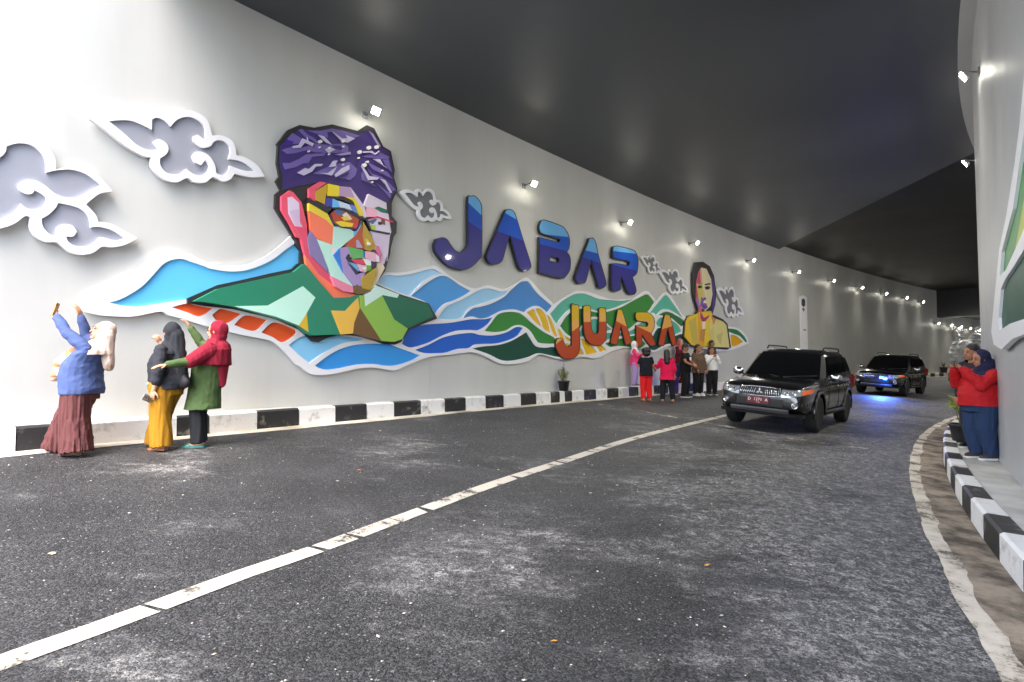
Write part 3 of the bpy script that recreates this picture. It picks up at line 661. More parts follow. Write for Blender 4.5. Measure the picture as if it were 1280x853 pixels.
for c, t in [(REDP, 'B: 95,205 175,145 215,165 295,265 350,490 350,610 385,780 320,760 285,625 245,610 180,480 95,340'), ((232, 208, 230), 'B: 155,215 200,208 270,270 280,460 305,510 225,500 160,375'), ((214, 188, 216), 'B: 175,350 275,330 280,460 300,505 230,495'),
 (CORAL, 'C: 90,310 230,500 390,625 470,675 620,705 540,730 375,738 200,540 105,425'), ((228, 80, 108), 'C: 0,40 110,40 115,130 125,260 145,310 320,490 390,625 230,505 90,310 60,150'),
 (REDP, 'B: 370,125 480,58 545,70 430,150 430,255 370,215'), ((200, 160, 42), 'B: 430,155 555,80 525,285 430,240'), ((236, 208, 40), 'B: 558,78 672,100 672,207 550,200'), ((185, 150, 185), 'B: 670,102 780,113 822,222 720,206 670,202'),
 ((220, 202, 216), 'B: 782,113 920,300 945,400 930,430 895,390 823,220'), ((236, 210, 44), 'B: 725,207 825,222 900,340 910,400 870,400 810,250'), ((70, 65, 160), 'B: 545,215 605,222 600,312 525,297'), ((110, 190, 236), 'B: 605,225 660,250 672,312 600,314'),
 ((205, 220, 236), 'B: 660,250 770,285 800,347 675,312'), ((106, 132, 206), 'B: 780,285 830,300 860,385 800,350'), (DK, 'B: 550,203 680,205 815,262 828,300 700,240 548,215'), ((216, 202, 216), 'B: 965,180 1140,270 1145,335 1060,345 960,325 920,300'),
 (PNK, 'B: 945,310 1060,335 1055,405 945,410'), ((222, 206, 226), 'B: 1055,345 1160,380 1190,560 1175,600 1150,850 C: 910,300 880,400 820,395 850,290 770,200 750,90 B: 950,440 1050,400'), ((25, 110, 82), 'B: 1020,320 1060,305 1150,340 1150,375 1090,365'),
 ((236, 216, 186), 'C: 805,395 860,385 885,440 800,600 755,665 745,660 800,450'), ((242, 214, 60), 'B: 370,270 550,370 620,510 580,490 370,347'), (CORAL, 'B: 370,347 540,440 612,510 600,690 440,622 385,540'), (MINT, 'B: 614,505 760,515 820,560 825,600 640,752 600,692'),
 (MINT, 'C: 205,150 360,210 420,260 375,310 572,628 350,520 320,440'), ((244, 214, 204), 'B: 602,695 642,752 612,785 595,740'), (PUR, 'C: 115,150 150,70 205,150 270,310 325,492 145,310'),
 ((190, 70, 35), 'B: 590,372 660,325 800,375 880,412 845,525 690,502 620,467'), ((242, 210, 40), 'B: 630,460 690,450 815,475 800,507 690,507'), ((70, 112, 162), 'B: 612,342 700,330 720,380 660,392'), ((226, 226, 216), 'B: 700,390 740,360 800,430 740,440'), ((236, 206, 60), 'B: 690,415 750,400 790,440 720,447'), ((216, 50, 80), 'B: 810,480 862,470 845,522 812,518'),
 ((95, 102, 152), 'B: 960,450 1040,425 1055,470 1010,482'), ((222, 212, 226), 'B: 1055,430 1170,440 1182,572 990,542 1000,490'), ((170, 206, 62), 'B: 970,490 1030,490 1035,535 990,542'), ((130, 76, 60), 'B: 1090,430 1125,430 1130,490 1090,480'), (DK, 'B: 1055,458 1098,460 1090,490 1060,485'),
 (DK, 'B: 370,230 540,300 560,310 720,320 900,415 965,418 940,442 880,432 720,347 600,325 552,372 370,262'), ((60, 50, 86), 'B: 585,385 622,468 690,505 850,530 888,438 900,450 860,542 690,517 608,478 575,400'), ((36, 36, 50), 'B: 930,432 985,548 1170,587 1182,570 992,535 958,440'), ((216, 60, 92), 'B: 958,430 1050,400 1212,455 1200,467 1050,414'),
 ((104, 172, 216), 'B: 895,470 862,580 820,602 820,555 850,545'), ((186, 76, 40), 'B: 898,482 905,600 925,735 732,698 830,600'), ((182, 152, 46), 'B: 910,455 990,600 1030,690 1065,710 1000,757 930,737 903,600'), ((216, 190, 90), 'B: 930,620 960,640 985,690 950,700'), ((182, 162, 196), 'B: 840,640 862,640 905,717 840,717'), (DK, 'B: 985,747 1010,730 1038,747 1000,762'),
 ((50, 126, 212), 'C: 435,245 375,310 472,488 442,320'), ((170, 146, 196), 'C: 440,240 520,225 560,330 500,330 520,380 600,505 690,480 660,622 575,617 470,482 445,320'), ((96, 176, 96), 'C: 515,225 670,260 682,337 560,352'), ((40, 110, 190), 'C: 670,270 692,275 686,337 670,337'),
 (PNK, 'C: 690,272 760,280 800,310 800,377 750,382 690,340'), ((234, 222, 232), 'C: 770,275 832,330 832,387 800,377 800,310'), ((214, 110, 152), 'C: 830,225 857,310 836,387 825,300 790,260 800,215'), (DK, 'C: 495,340 520,300 540,310 535,350 590,387 520,377'), ((46, 52, 92), 'C: 513,385 627,475 600,510'),
 ((110, 172, 216), 'C: 525,380 600,400 642,460 620,472'), ((226, 60, 96), 'C: 545,355 690,350 702,407 600,397'), ((226, 238, 226), 'C: 665,340 747,370 752,417 700,412'), (PNK, 'C: 610,400 702,415 702,482 640,472'), ((236, 232, 222), 'C: 650,440 700,425 715,435 690,455'), ((110, 166, 62), 'C: 705,415 752,415 746,467 700,472'), ((46, 42, 76), 'C: 750,370 802,385 770,447 750,442'),
 (OCH, 'C: 655,540 802,430 802,500 747,662 665,642'), ((110, 86, 46), 'C: 573,647 610,605 665,645 747,662 740,687 620,707 575,682'), ((236, 132, 162), 'C: 350,520 572,630 572,687 470,672 390,620'),
 ((38, 128, 98), 'D: 110,370 340,250 600,190 1100,80 1200,0 C: 90,400 200,540 375,738 540,730 625,708 E: 470,330 475,450 420,590 410,695 280,705 100,710 10,715 D: 1230,690 1140,620 910,535 500,425 250,385'),
 (MINT, 'D: 500,422 835,415 1185,222 1310,335 1225,490 1145,615 920,528'), ((206, 172, 46), 'D: 1145,615 1225,492 1242,682'), ((26, 104, 76), 'E: 700,310 870,315 1155,400 1215,525 955,642 820,557'), ((204, 232, 220), 'E: 590,275 640,215 870,305 850,340 705,312 530,427 518,310'),
 ((140, 184, 76), 'E: 475,315 520,310 530,425 700,315 820,555 955,645 900,750 820,778 690,767 480,440'), ((230, 182, 76), 'E: 190,465 330,470 460,335 475,445 420,590 410,695 285,705'), ((110, 80, 46), 'E: 480,440 692,767 600,745 413,692 420,590')]:
    man.append((c, P(t)))
man.append(((236, 230, 220), disc('B', 970, 680, 17)))
portrait('man_portrait', 'large faceted portrait board of a man in purple hat and glasses, green shirt', man_board, man, .06, .115)
wb = P('W: 165,55 230,50 290,90 325,170 345,320 335,420 310,500 400,540 440,580 470,780 440,800 340,790 260,775 200,785 130,770 60,690 70,560 100,510 170,500 185,460 150,330 140,150')
wp = [(c, P(t)) for c, t in [((214, 204, 164), 'W: 213,100 260,110 300,200 312,330 292,430 250,472 218,440 213,300'), ((176, 72, 88), 'W: 172,230 190,140 203,118 212,240 207,330 205,475 168,380'), ((206, 150, 150), 'W: 203,118 215,100 227,240 217,330 207,330 212,240'), ((140, 108, 170), 'W: 168,380 195,330 215,420 205,475'), ((190, 180, 92), 'W: 175,237 227,230 232,340 200,420'),
 ((110, 90, 168), 'W: 214,350 240,370 272,440 240,462 214,420'), ((236, 226, 206), 'W: 240,380 262,395 250,420 232,400'), (DK, 'W: 245,268 268,258 292,264 284,286 255,288'), (DK, 'W: 183,262 200,252 222,260 218,274 195,277'), ((54, 44, 60), 'W: 180,244 205,234 226,244 205,242'), ((206, 176, 150), 'W: 228,290 240,300 250,360 232,365'), ((150, 70, 96), 'W: 228,408 248,402 266,412 248,418'), ((70, 50, 60), 'W: 245,240 290,232 295,245 250,250'), ((60, 60, 120), 'W: 235,360 255,355 258,372 240,375'),
 ((90, 70, 150), 'W: 225,420 262,425 255,445 232,440'), ((226, 180, 52), 'W: 190,480 300,470 312,510 250,562 200,520'), ((164, 52, 112), 'W: 203,465 240,530 292,500 260,562 210,545'), ((82, 66, 132), 'W: 300,150 330,250 335,400 308,492 318,350'), ((205, 90, 120), 'W: 205,420 222,450 215,490 195,470'),
 ((226, 186, 40), 'W: 75,690 85,560 105,520 190,490 202,782 130,757'), ((190, 172, 82), 'W: 110,560 170,520 187,762 140,742'), ((216, 162, 40), 'W: 188,500 225,560 252,777 190,777'), ((190, 132, 72), 'W: 205,630 242,630 242,742 205,722'), ((228, 196, 60), 'W: 250,560 302,500 292,772 240,772'),
 ((214, 204, 134), 'W: 298,520 400,560 430,590 457,782 300,777 288,640'), ((194, 184, 112), 'W: 340,680 400,650 380,762'), ((202, 194, 122), 'W: 290,640 320,600 330,760 298,765'), ((200, 132, 92), 'W: 300,510 342,540 320,592'), ((236, 216, 190), 'W: 222,560 252,560 250,622 225,627')]]
portrait('woman_portrait', 'small faceted portrait board of a dark haired woman in yellow clothes', wb, wp, .06, .11)
# ---- letters
def letter(ch, label, outline, bands, hole=None, o0=.04, o1=.115, g=1.0, k=4, group=None, coat=.15):
    root = empty('raised_letter', PL(*WL(*outline[0]), o0)); inv = root.matrix_basis.inverted()
    out = smooth2(outline, k, 50); hl = [smooth2(hole, k, 40)] if hole else []
    ks = [slab('body', [wl_loop(grow(out, g), o1)] + [wl_loop(grow(h, -g * .7), o1) for h in hl], o0, o1, M_BLACK)]
    f = o1 + .012; face = [wl_loop(out, f)] + [wl_loop(h, f) for h in hl]
    ln = []
    for c, l in bands:
        clip = []
        if l:
            a = Vector(WL(*l[0], f)); b = Vector(WL(*l[1], f)); d = b - a; ln.append((a, Vector((-d.y, d.x))))
        else: ln.append(None)
    for i, (c, l) in enumerate(bands):
        clip = []
        if i > 0: p, n_ = ln[i - 1]; clip.append(((p.x, p.y, 0), (n_.x, n_.y, 0), True))
        if ln[i]: p, n_ = ln[i]; clip.append(((p.x, p.y, 0), (n_.x, n_.y, 0), False))
        ks.append(slab('colour_band', face, o1 - .003, f, mat('gloss_%d_%d_%d' % c, c, .34, var=.05, scale=2., coat=coat, spec=.25), clip=clip))
    ks = [q for x in ks if x for q in separate(x)]
    for x in ks: x.parent = root; x.matrix_parent_inverse = inv
    return tag(root, label, 'letter', group)
LB, MB_, NV = (104, 172, 224), (22, 78, 180), (42, 38, 126)
g1 = 'blue letters of the upper word'
letter('J', 'big glossy blue letter J beginning the upper word', P('S: 435,90 455,55 490,45 530,75 560,130 570,200 570,640 540,720 470,790 400,825 320,820 230,790 150,720 90,640 75,570 95,510 150,493 200,510 240,570 290,630 350,650 400,620 425,580 435,500'),
       [(LB, P('S: 435,120 565,245')), (MB_, P('S: 435,320 565,405')), (NV, None)], group=g1)
letter('A', 'glossy blue letter A between the big blue J and the blue B', P('S: 820,235 840,195 870,190 910,210 940,280 1010,510 1090,760 1090,810 1050,840 1000,830 960,760 890,500 875,460 850,510 800,700 770,750 720,770 670,760 635,710 645,650 750,400'),
       [(LB, P('S: 830,230 935,290')), (MB_, P('S: 760,425 1000,515')), (NV, None)], group=g1)
letter('B', 'glossy blue letter B in the middle of the upper word', P('T: 130,110 150,55 190,52 350,110 400,155 430,215 440,280 430,350 405,385 440,430 450,500 440,580 400,640 350,660 125,603 130,235 335,290 350,245 165,190 135,160'),
       [(LB, P('T: 100,188 430,226')), (MB_, P('T: 130,300 400,375')), (NV, None)], hole=P('T: 230,430 320,440 338,470 325,505 230,485'), group=g1)
letter('A', 'glossy blue letter A between the blue B and the blue R', P('T: 640,310 660,245 690,240 720,290 750,430 825,690 825,740 790,770 755,755 740,690 690,520 680,460 665,500 615,690 580,715 540,715 515,680 520,630 590,430'),
       [(LB, P('T: 640,375 740,400')), (MB_, P('T: 590,440 750,500')), (NV, None)], group=g1)
letter('R', 'glossy blue letter R ending the upper word', P('T: 915,345 935,328 970,330 1110,365 1150,400 1170,470 1165,570 1150,620 1110,650 1150,790 1130,835 1090,830 1060,790 1000,640 985,660 985,780 950,800 910,790 895,750 900,515 960,515 1080,540 1090,500 1060,475 930,450 910,420'),
       [(LB, P('T: 915,375 1150,405')), (MB_, P('T: 900,520 1170,590')), (NV, None)], group=g1)
YO, LO_, BO = (216, 176, 30), (226, 170, 84), (184, 74, 30)
g2 = 'orange letters of the lower word'
letter('J', 'orange and yellow letter J beginning the lower word', P('U: 270,90 290,60 330,60 355,90 360,360 370,560 355,680 310,750 250,770 170,770 110,720 65,640 60,560 85,505 120,505 150,540 175,600 215,625 250,605 272,560'),
       [(YO, P('U: 270,270 360,240')), (LO_, P('U: 275,410 360,345')), (BO, None)], g=.8, o0=.07, o1=.125, group=g2, coat=.2)
letter('U', 'orange and yellow letter U', P('U: 425,110 440,75 480,70 510,95 515,270 525,380 560,445 600,445 630,400 635,110 660,95 700,110 715,140 720,480 690,550 640,590 560,590 490,550 445,470 430,350'),
       [(YO, P('U: 425,150 715,165')), (LO_, P('U: 425,285 715,280')), (BO, None)], g=.8, o0=.07, o1=.125, group=g2, coat=.2)
letter('A', 'orange letter A between the orange U and the orange R', P('V: 180,130 200,105 240,110 262,160 400,640 405,700 340,720 310,690 240,390 225,380 165,690 130,715 70,705 60,650 150,300'),
       [(YO, P('V: 150,180 340,200')), (LO_, P('V: 150,305 340,410')), (BO, None)], g=.7, o0=.07, o1=.125, k=3, group=g2, coat=.2)
letter('R', 'orange and yellow letter R', P('V: 505,180 530,155 680,155 760,190 815,270 820,400 790,480 760,520 840,700 830,740 760,745 720,700 600,530 600,740 510,740 510,390 700,410 725,370 700,320 540,300 505,260'),
       [(YO, P('V: 500,290 820,270')), (LO_, P('V: 520,400 770,520')), (BO, None)], g=.7, o0=.07, o1=.125, k=3, group=g2, coat=.2)
letter('A', 'orange letter A ending the lower word beside the woman portrait', P('V: 1015,215 1040,195 1080,205 1110,260 1220,730 1160,740 1120,640 1075,440 1060,430 1010,640 990,740 920,740 910,690 970,420'),
       [(YO, P('V: 1000,250 1130,250')), (LO_, P('V: 970,450 1130,400')), (BO, None)], g=.7, o0=.07, o1=.125, k=3, group=g2, coat=.2)
# ---- relief on the right-hand wall (only its far edge is in view)
def wr_loop(pts, off, ext=()):
    return [WR(x, y, off) for x, y in pts]
rp = [(1280, 95), (1274, 160), (1268, 205), (1258, 268), (1249, 312), (1243, 372), (1239, 415), (1242, 431), (1252, 437), (1265, 424), (1280, 418)]
RO = .08
lo_ = wr_loop(rp, RO); 
tail = [(lo_[-1][0] - .5, lo_[-1][1] + .02), (lo_[-1][0] - 4.5, lo_[-1][1] + .1), (lo_[-1][0] - 4.5, 3.3), (lo_[0][0] - .7, lo_[0][1] + .5)]
h1 = wr_loop([(1280, 165), (1274, 205), (1266, 262), (1258, 292), (1252, 315), (1250, 345), (1257, 338), (1268, 314), (1280, 286)], RO)
h1 = h1[:-1] + [h1[-1], (h1[-1][0] - 1.5, h1[-1][1] + .5), (h1[0][0] - 1.2, h1[0][1] + .8)]
h2 = wr_loop([(1280, 312), (1268, 332), (1256, 350), (1251, 362), (1248, 398), (1249, 414), (1262, 405), (1280, 399)], RO)
h2 = h2 + [(h2[-1][0] - 3.6, h2[-1][1] + .1), (h2[0][0] - 3.6, h2[0][1] + 1.2)]
rel = empty('side_relief', PR(lo_[5][0], lo_[5][1], .02)); rinv = rel.matrix_basis.inverted()
ks = [slab('white_board', [lo_ + tail, h1, h2], .02, RO, M_WHITE, PF=PR, step=.5)]
ks.append(slab('colour_panel', [h1], .025, RO - .03, paint((64, 138, 70)), PF=PR, step=.5))
ks.append(slab('colour_panel', [h2], .025, RO - .03, paint((20, 80, 66)), PF=PR, step=.5))
l1 = wr_loop([(1280, 225), (1275, 255), (1268, 296), (1265, 312), (1272, 300), (1280, 278)], RO)
l1 = l1 + [(l1[-1][0] - .9, l1[-1][1] + .4), (l1[0][0] - .9, l1[0][1] + .4)]
ks.append(slab('colour_panel', [l1], .03, RO - .024, paint((176, 190, 60)), PF=PR, step=.5))
for x in ks:
    if x: x.parent = rel; x.matrix_parent_inverse = rinv
tag(rel, 'green and lime relief panel with white border on the wall above the red jacket woman', 'mural')
# ================================================================ people
def ell(bm, c, r, M=None, seg=14):
    q = bmesh.ops.create_uvsphere(bm, u_segments=seg, v_segments=max(6, seg // 2 + 1), radius=1.)
    T = Matrix.Translation(c) @ (M.to_4x4() if M is not None else Matrix.Identity(4)) @ Matrix.Diagonal((r[0], r[1], r[2], 1))
    bmesh.ops.transform(bm, matrix=T, verts=q['verts'])
def limb(bm, pts, rad, seg=12):
    tube_bm(bm, pts, rad, seg)
    for p, r in zip(pts, rad): ell(bm, p, (r * .99,) * 3, seg=10)
def rings(bm, rs, seg=20):
    out = []
    for c, rx, ry in rs:
        out.append([Vector((c[0] + rx * math.cos(2 * math.pi * k / seg), c[1] + ry * math.sin(2 * math.pi * k / seg), c[2])) for k in range(seg)])
    loft_bm(bm, out)
def blob(name, bm, voxel, m, parent, smooth=4, fold=None, decim=1.):
    bmesh.ops.recalc_face_normals(bm, faces=bm.faces)
    me = bpy.data.meshes.new('tmp'); bm.to_mesh(me); bm.free()
    t = bpy.data.objects.new('tmp', me); COL.objects.link(t)
    r = t.modifiers.new('r', 'REMESH'); r.mode = 'VOXEL'; r.voxel_size = voxel
    s = t.modifiers.new('s', 'SMOOTH'); s.factor = .5; s.iterations = smooth
    if decim < 1: d = t.modifiers.new('d', 'DECIMATE'); d.ratio = decim
    dg = bpy.context.evaluated_depsgraph_get(); out = bpy.data.meshes.new_from_object(t.evaluated_get(dg))
    bpy.data.objects.remove(t); bpy.data.meshes.remove(me); out.name = name; out.materials.clear()
    if fold:
        nr = [v.normal.copy() for v in out.vertices]
        for v, n_ in zip(out.vertices, nr): v.co += n_ * fold(v.co)
    return link_obj(name, out, m, parent, True)
def folds(amp, sc=(9, 9, 2.2), seed=0., fine=.4):
    def f(c):
        q = Vector((c.x * sc[0] + seed, c.y * sc[1], c.z * sc[2] + seed)); q2 = Vector((c.x * sc[0] * 2.3, c.y * sc[1] * 2.3 + seed, c.z * sc[2] * 3.1))
        return amp * (1.2 * (.3 - abs(noise.noise(q)) * 1.5) + noise.noise(q * .7) * .6 + fine * noise.noise(q2))
    return f
def diag_folds(amp, seed=0.):
    def f(c):
        q = Vector((c.x * 4 + c.z * 7 + seed, c.y * 5, c.z * 10 - c.x * 5)); a = noise.noise(q); b = noise.noise(Vector((c.x * 9 - c.z * 5, c.y * 9 + seed, c.z * 17 + c.x * 9)))
        return amp * (1.3 * (.28 - abs(a) * 1.4) + .7 * (.25 - abs(b) * 1.3) + .5 * noise.noise(q * .6))
    return f
def cloth(name, c, rough=.85, scale=40.): return mat(name, c, rough, var=.10, scale=scale, bump=.25, spec=.25)
M_SKIN = mat('skin', (196, 146, 116), .5, var=.06, scale=14., spec=.35)
M_SKIN2 = mat('skin_brown', (164, 112, 84), .5, var=.06, scale=14., spec=.35)
M_HAIR = mat('hair_black', (24, 21, 20), .45, var=.2, scale=60., bump=.4)
M_EYE = mat('eye_dark', (30, 24, 22), .2, var=0)
M_LIP = mat('lip', (176, 84, 82), .4, var=.05)
M_SOLE = mat('sole_white', (222, 220, 214), .6)
def hand(bm, w, d, side, k=1., curl=.5, up=None):
    """palm + five separate fingers; d = direction of the forearm, up = back of the hand"""
    d = d.normalized(); up = (up or Vector((0, 0, 1))); up = (up - d * up.dot(d)).normalized(); lat = d.cross(up) * side
    ell(bm, w + d * .045 * k, (.045 * k, .040 * k, .018 * k), Matrix((d, lat, up)).transposed(), 12)
    for i, (o_, l) in enumerate(((-.030, .060), (-.010, .072), (.010, .068), (.029, .052))):
        a = w + d * .078 * k + lat * o_ * k; b = a + (d * math.cos(curl) - up * math.sin(curl)) * l * .5 * k
        c = b + (d * math.cos(curl * 2.2) - up * math.sin(curl * 2.2)) * l * .5 * k
        limb(bm, [a - d * .02 * k, a, b, c], [.0095 * k, .0095 * k, .0088 * k, .0072 * k], 8)
    a = w + d * .02 * k - lat * .034 * k; b = a + (d * .6 - lat * .7 - up * .25).normalized() * .035 * k; c = b + (d * .9 - lat * .25 - up * .3).normalized() * .03 * k
    limb(bm, [w + d * .02 * k, a, b, c], [.015 * k, .013 * k, .0105 * k, .0085 * k], 8)
JD = dict(hip=(0, 0, .78), chest=(0, 0, 1.06), neck=(0, 0, 1.22), head=(.015, 0, 1.37),
          shL=(0, .155, 1.185), elL=(.0, .205, .95), wrL=(.07, .19, .74), shR=(0, -.155, 1.185), elR=(.0, -.205, .95), wrR=(.07, -.19, .74),
          hpL=(0, .085, .76), knL=(.02, .09, .42), anL=(-.02, .095, .07), hpR=(0, -.085, .76), knR=(.02, -.09, .42), anR=(-.02, -.095, .07))
def person(label, loc, heading, k=1., J=None, skin=None, tilt=0., turn=0., vox=.006, top=None, bottom=None, head=None, shoe=None, handcurl=(.5, .5), group=None, belly=(.13, .165), handup=(None, None), foot=(1., 1.)):
    j = {n: Vector(v) for n, v in {**JD, **(J or {})}.items()}
    root = empty('person', loc, heading); root.scale = (k, k, k); tag(root, label, 'person', group)
    skin = skin or M_SKIN
    HM = Matrix.Rotation(turn, 3, 'Z') @ Matrix.Rotation(-tilt, 3, 'Y'); hc = j['head']
    H = lambda x, y, z: hc + HM @ Vector((x, y, z))
    # ---- body: one continuous skin
    bm = bmesh.new()
    ell(bm, H(-.008, 0, .02), (.092, .074, .100), HM); ell(bm, H(.022, 0, -.045), (.062, .054, .062), HM); ell(bm, H(.050, 0, -.088), (.026, .028, .020), HM)
    ell(bm, H(.088, 0, -.018), (.014, .012, .024), HM, 8); ell(bm, H(.096, 0, -.030), (.013, .016, .011), HM, 8)
    for sy in (-1, 1): ell(bm, H(-.005, .075 * sy, -.005), (.016, .010, .028), HM, 8); ell(bm, H(.070, .030 * sy, .022), (.016, .022, .008), HM, 8)
    limb(bm, [hc + HM @ Vector((-.015, 0, -.06)), j['neck'] + Vector((0, 0, -.02))], [.046, .05])
    bx, by = belly
    rings(bm, [(j['hip'] + Vector((0, 0, -.08)), bx * .7, by * .75), (j['hip'], bx * .85, by * .9), (j['hip'].lerp(j['chest'], .5), bx * .85, by * .85), (j['chest'], bx * .8, by * .9), (j['neck'] + Vector((0, 0, -.03)), .05, .09)])
    for s_, i in (('L', 0), ('R', 1)):
        sh, el_, wr = j['sh' + s_], j['el' + s_], j['wr' + s_]
        limb(bm, [sh, sh.lerp(el_, .5), el_, el_.lerp(wr, .4), wr], [.046, .043, .036, .035, .024])
        hand(bm, wr, wr - el_, 1 if s_ == 'L' else -1, 1., handcurl[i], handup[i])
        hp, kn, an = j['hp' + s_], j['kn' + s_], j['an' + s_]
        limb(bm, [hp, hp.lerp(kn, .5), kn, kn.lerp(an, .35), an], [.085, .07, .05, .052, .034])
        limb(bm, [an + Vector((-.03, 0, -.03)), an + Vector((.05 * foot[i], 0, -.042)), an + Vector((.13 * foot[i], 0, -.052))], [.03, .03, .02])
    blob('body', bm, vox, skin, root, 3, decim=.5)
    for sy in (-1, 1):
        bm = bmesh.new(); ell(bm, H(.0835, .030 * sy, .008), (.006, .013, .006), HM, 10); from_bm('eye', bm, M_EYE, root, True)
        bm = bmesh.new(); ell(bm, H(.083, .032 * sy, .032), (.006, .020, .004), HM, 10); from_bm('eyebrow', bm, M_HAIR, root, True)
    bm = bmesh.new(); ell(bm, H(.081, 0, -.062), (.008, .020, .007), HM, 10); from_bm('mouth', bm, M_LIP, root, True)
    # ---- top
    v2 = max(vox * 1.5, .009)
    if top:
        bm = bmesh.new(); bx2, by2 = top.get('belly', (bx + .02, by + .02)); zb = top.get('bottom', .70); hp = j['hip']; ch = j['chest']; nk = j['neck']
        fl = top.get('flare', 1.05)
        b0 = hp.copy(); b0.z = zb; b0.x += top.get('bx', 0)
        if zb < hp.z - .12: b0.x = (j['anL'].x + j['anR'].x) / 2 * .4 + hp.x * .6
        rings(bm, [(b0, bx2 * fl, by2 * fl), (b0.lerp(hp.lerp(ch, .4), .35), bx2 * 1.06, by2 * 1.03), (hp.lerp(ch, .45) + Vector((top.get('front', .0), 0, 0)), bx2 * 1.02, by2), (ch + Vector((top.get('bust', .015), 0, -.02)), bx2 * .98, by2 * .98), (ch.lerp(nk, .55), bx2 * .78, by2 * .94), (nk + Vector((0, 0, .005)), .062, .08)])
        for s_ in 'LR':
            sh, el_, wr = j['sh' + s_], j['el' + s_], j['wr' + s_]; sr = top.get('sleeve', .058); e = top.get('len', .97)
            mid = el_.lerp(wr, .5)
            if e > .5: limb(bm, [sh, sh.lerp(el_, .5), el_, mid, el_.lerp(wr, (e - .5) * 2)], [sr * 1.15, sr * 1.08, sr, sr * .92, sr * .72])
            else: limb(bm, [sh, sh.lerp(el_, e)], [sr * 1.15, sr * 1.12])
        blob('top', bm, v2 * .85, top['m'], root, 4, fold=top.get('fold') or diag_folds(.0075, loc.x * 3), decim=.7)
    # ---- bottom
    if bottom:
        bm = bmesh.new(); ty = bottom.get('type', 'trousers'); r0, r1, r2 = bottom.get('r', (.11, .085, .07)); hp = j['hip']; ze = bottom.get('end', .06)
        if ty == 'trousers':
            rings(bm, [(hp + Vector((0, 0, -.12)), max(bx, r0) * .95, by * .98), (hp + Vector((0, 0, -.02)), bx * .96, by * .97), (hp + Vector((0, 0, .03)), bx * .92, by * .93)])
            for s_ in 'LR':
                a, b, c = j['hp' + s_], j['kn' + s_], j['an' + s_].copy(); c.z = ze; r0 = min(r0, by * .78, bx * .85); c.x += bottom.get('ex', 0)
                tube_bm(bm, [a, a.lerp(b, .5), b, b.lerp(c, .5), c], [r0, (r0 + r1) / 2, r1, (r1 + r2) / 2, r2], 16); ell(bm, a, (r0, r0, r0))
        else:
            ax = (j['anL'] + j['anR']) / 2
            rings(bm, [((ax.x, 0, ze), r2, r2 * 1.05), ((hp.x * .4 + ax.x * .6, 0, .42), r1, r1 * 1.05), ((hp.x, 0, hp.z - .05), bx * 1.03, by * 1.05), (hp + Vector((0, 0, .12)), bx * .98, by)])
        blob('trousers' if ty == 'trousers' else 'skirt', bm, v2, bottom['m'], root, 3, fold=bottom.get('fold') or folds(.010, (14, 14, 1.6), loc.y), decim=.7)
    # ---- head covering or hair
    if head and head['type'] == 'hijab':
        bm = bmesh.new(); nk = j['neck']; ch = j['chest']
        ell(bm, H(-.034, 0, .024), (.104, .096, .116), HM, 20); ell(bm, H(-.034, 0, -.05), (.092, .082, .09), HM, 16)
        rings(bm, [(hc.lerp(nk, .62) + Vector((-.01, 0, 0)), .085, .082), (nk + Vector((-.005, 0, -.01)), .105, .125), (nk + Vector((0, 0, -.07)), .14, .195), (nk.lerp(ch, .75) + Vector((head.get('df', 0), 0, 0)), head.get('dx', .15), head.get('dy', .20))] +
              [((nk.x + q[0], nk.y, q[1]), q[2], q[3]) for q in head.get('drape', ())][::1] if head.get('drape') else
              [(hc.lerp(nk, .62) + Vector((-.01, 0, 0)), .085, .082), (nk + Vector((-.005, 0, -.01)), .105, .125), (nk + Vector((0, 0, -.07)), head.get('dx', .13), head.get('dy', .175)), (nk + Vector((0, 0, head.get('dz', -.13))), head.get('dx', .13) * 1.05, head.get('dy', .175) * 1.02)])
        for (a, b_, ra, rb) in head.get('extra', ()): limb(bm, [Vector(a), Vector(a).lerp(Vector(b_), .5), Vector(b_)], [ra, (ra + rb) / 2, rb])
        blob('headscarf', bm, max(v2 * .8, .007), head['m'], root, 9, fold=folds(.007, (15, 15, 4), loc.y), decim=.8)
    elif head:
        bm = bmesh.new(); ell(bm, H(-.022, 0, .045), (.094, .083, .092), HM, 18); ell(bm, H(-.045, 0, -.01), (.068, .078, .075), HM, 14)
        if head['type'] == 'bushy': ell(bm, H(-.03, 0, .05), (.135, .135, .115), HM, 16); ell(bm, H(-.06, 0, -.03), (.10, .12, .09), HM, 14)
        if head['type'] == 'long':
            limb(bm, [H(-.05, 0, .02), H(-.075, 0, -.12), H(-.085, 0, -.26), H(-.08, 0, -.36)], [.085, .092, .088, .05])
        blob('hair', bm, .007, M_HAIR if 'm' not in head else head['m'], root, 2, fold=folds(.005, (30, 30, 12)), decim=.6)
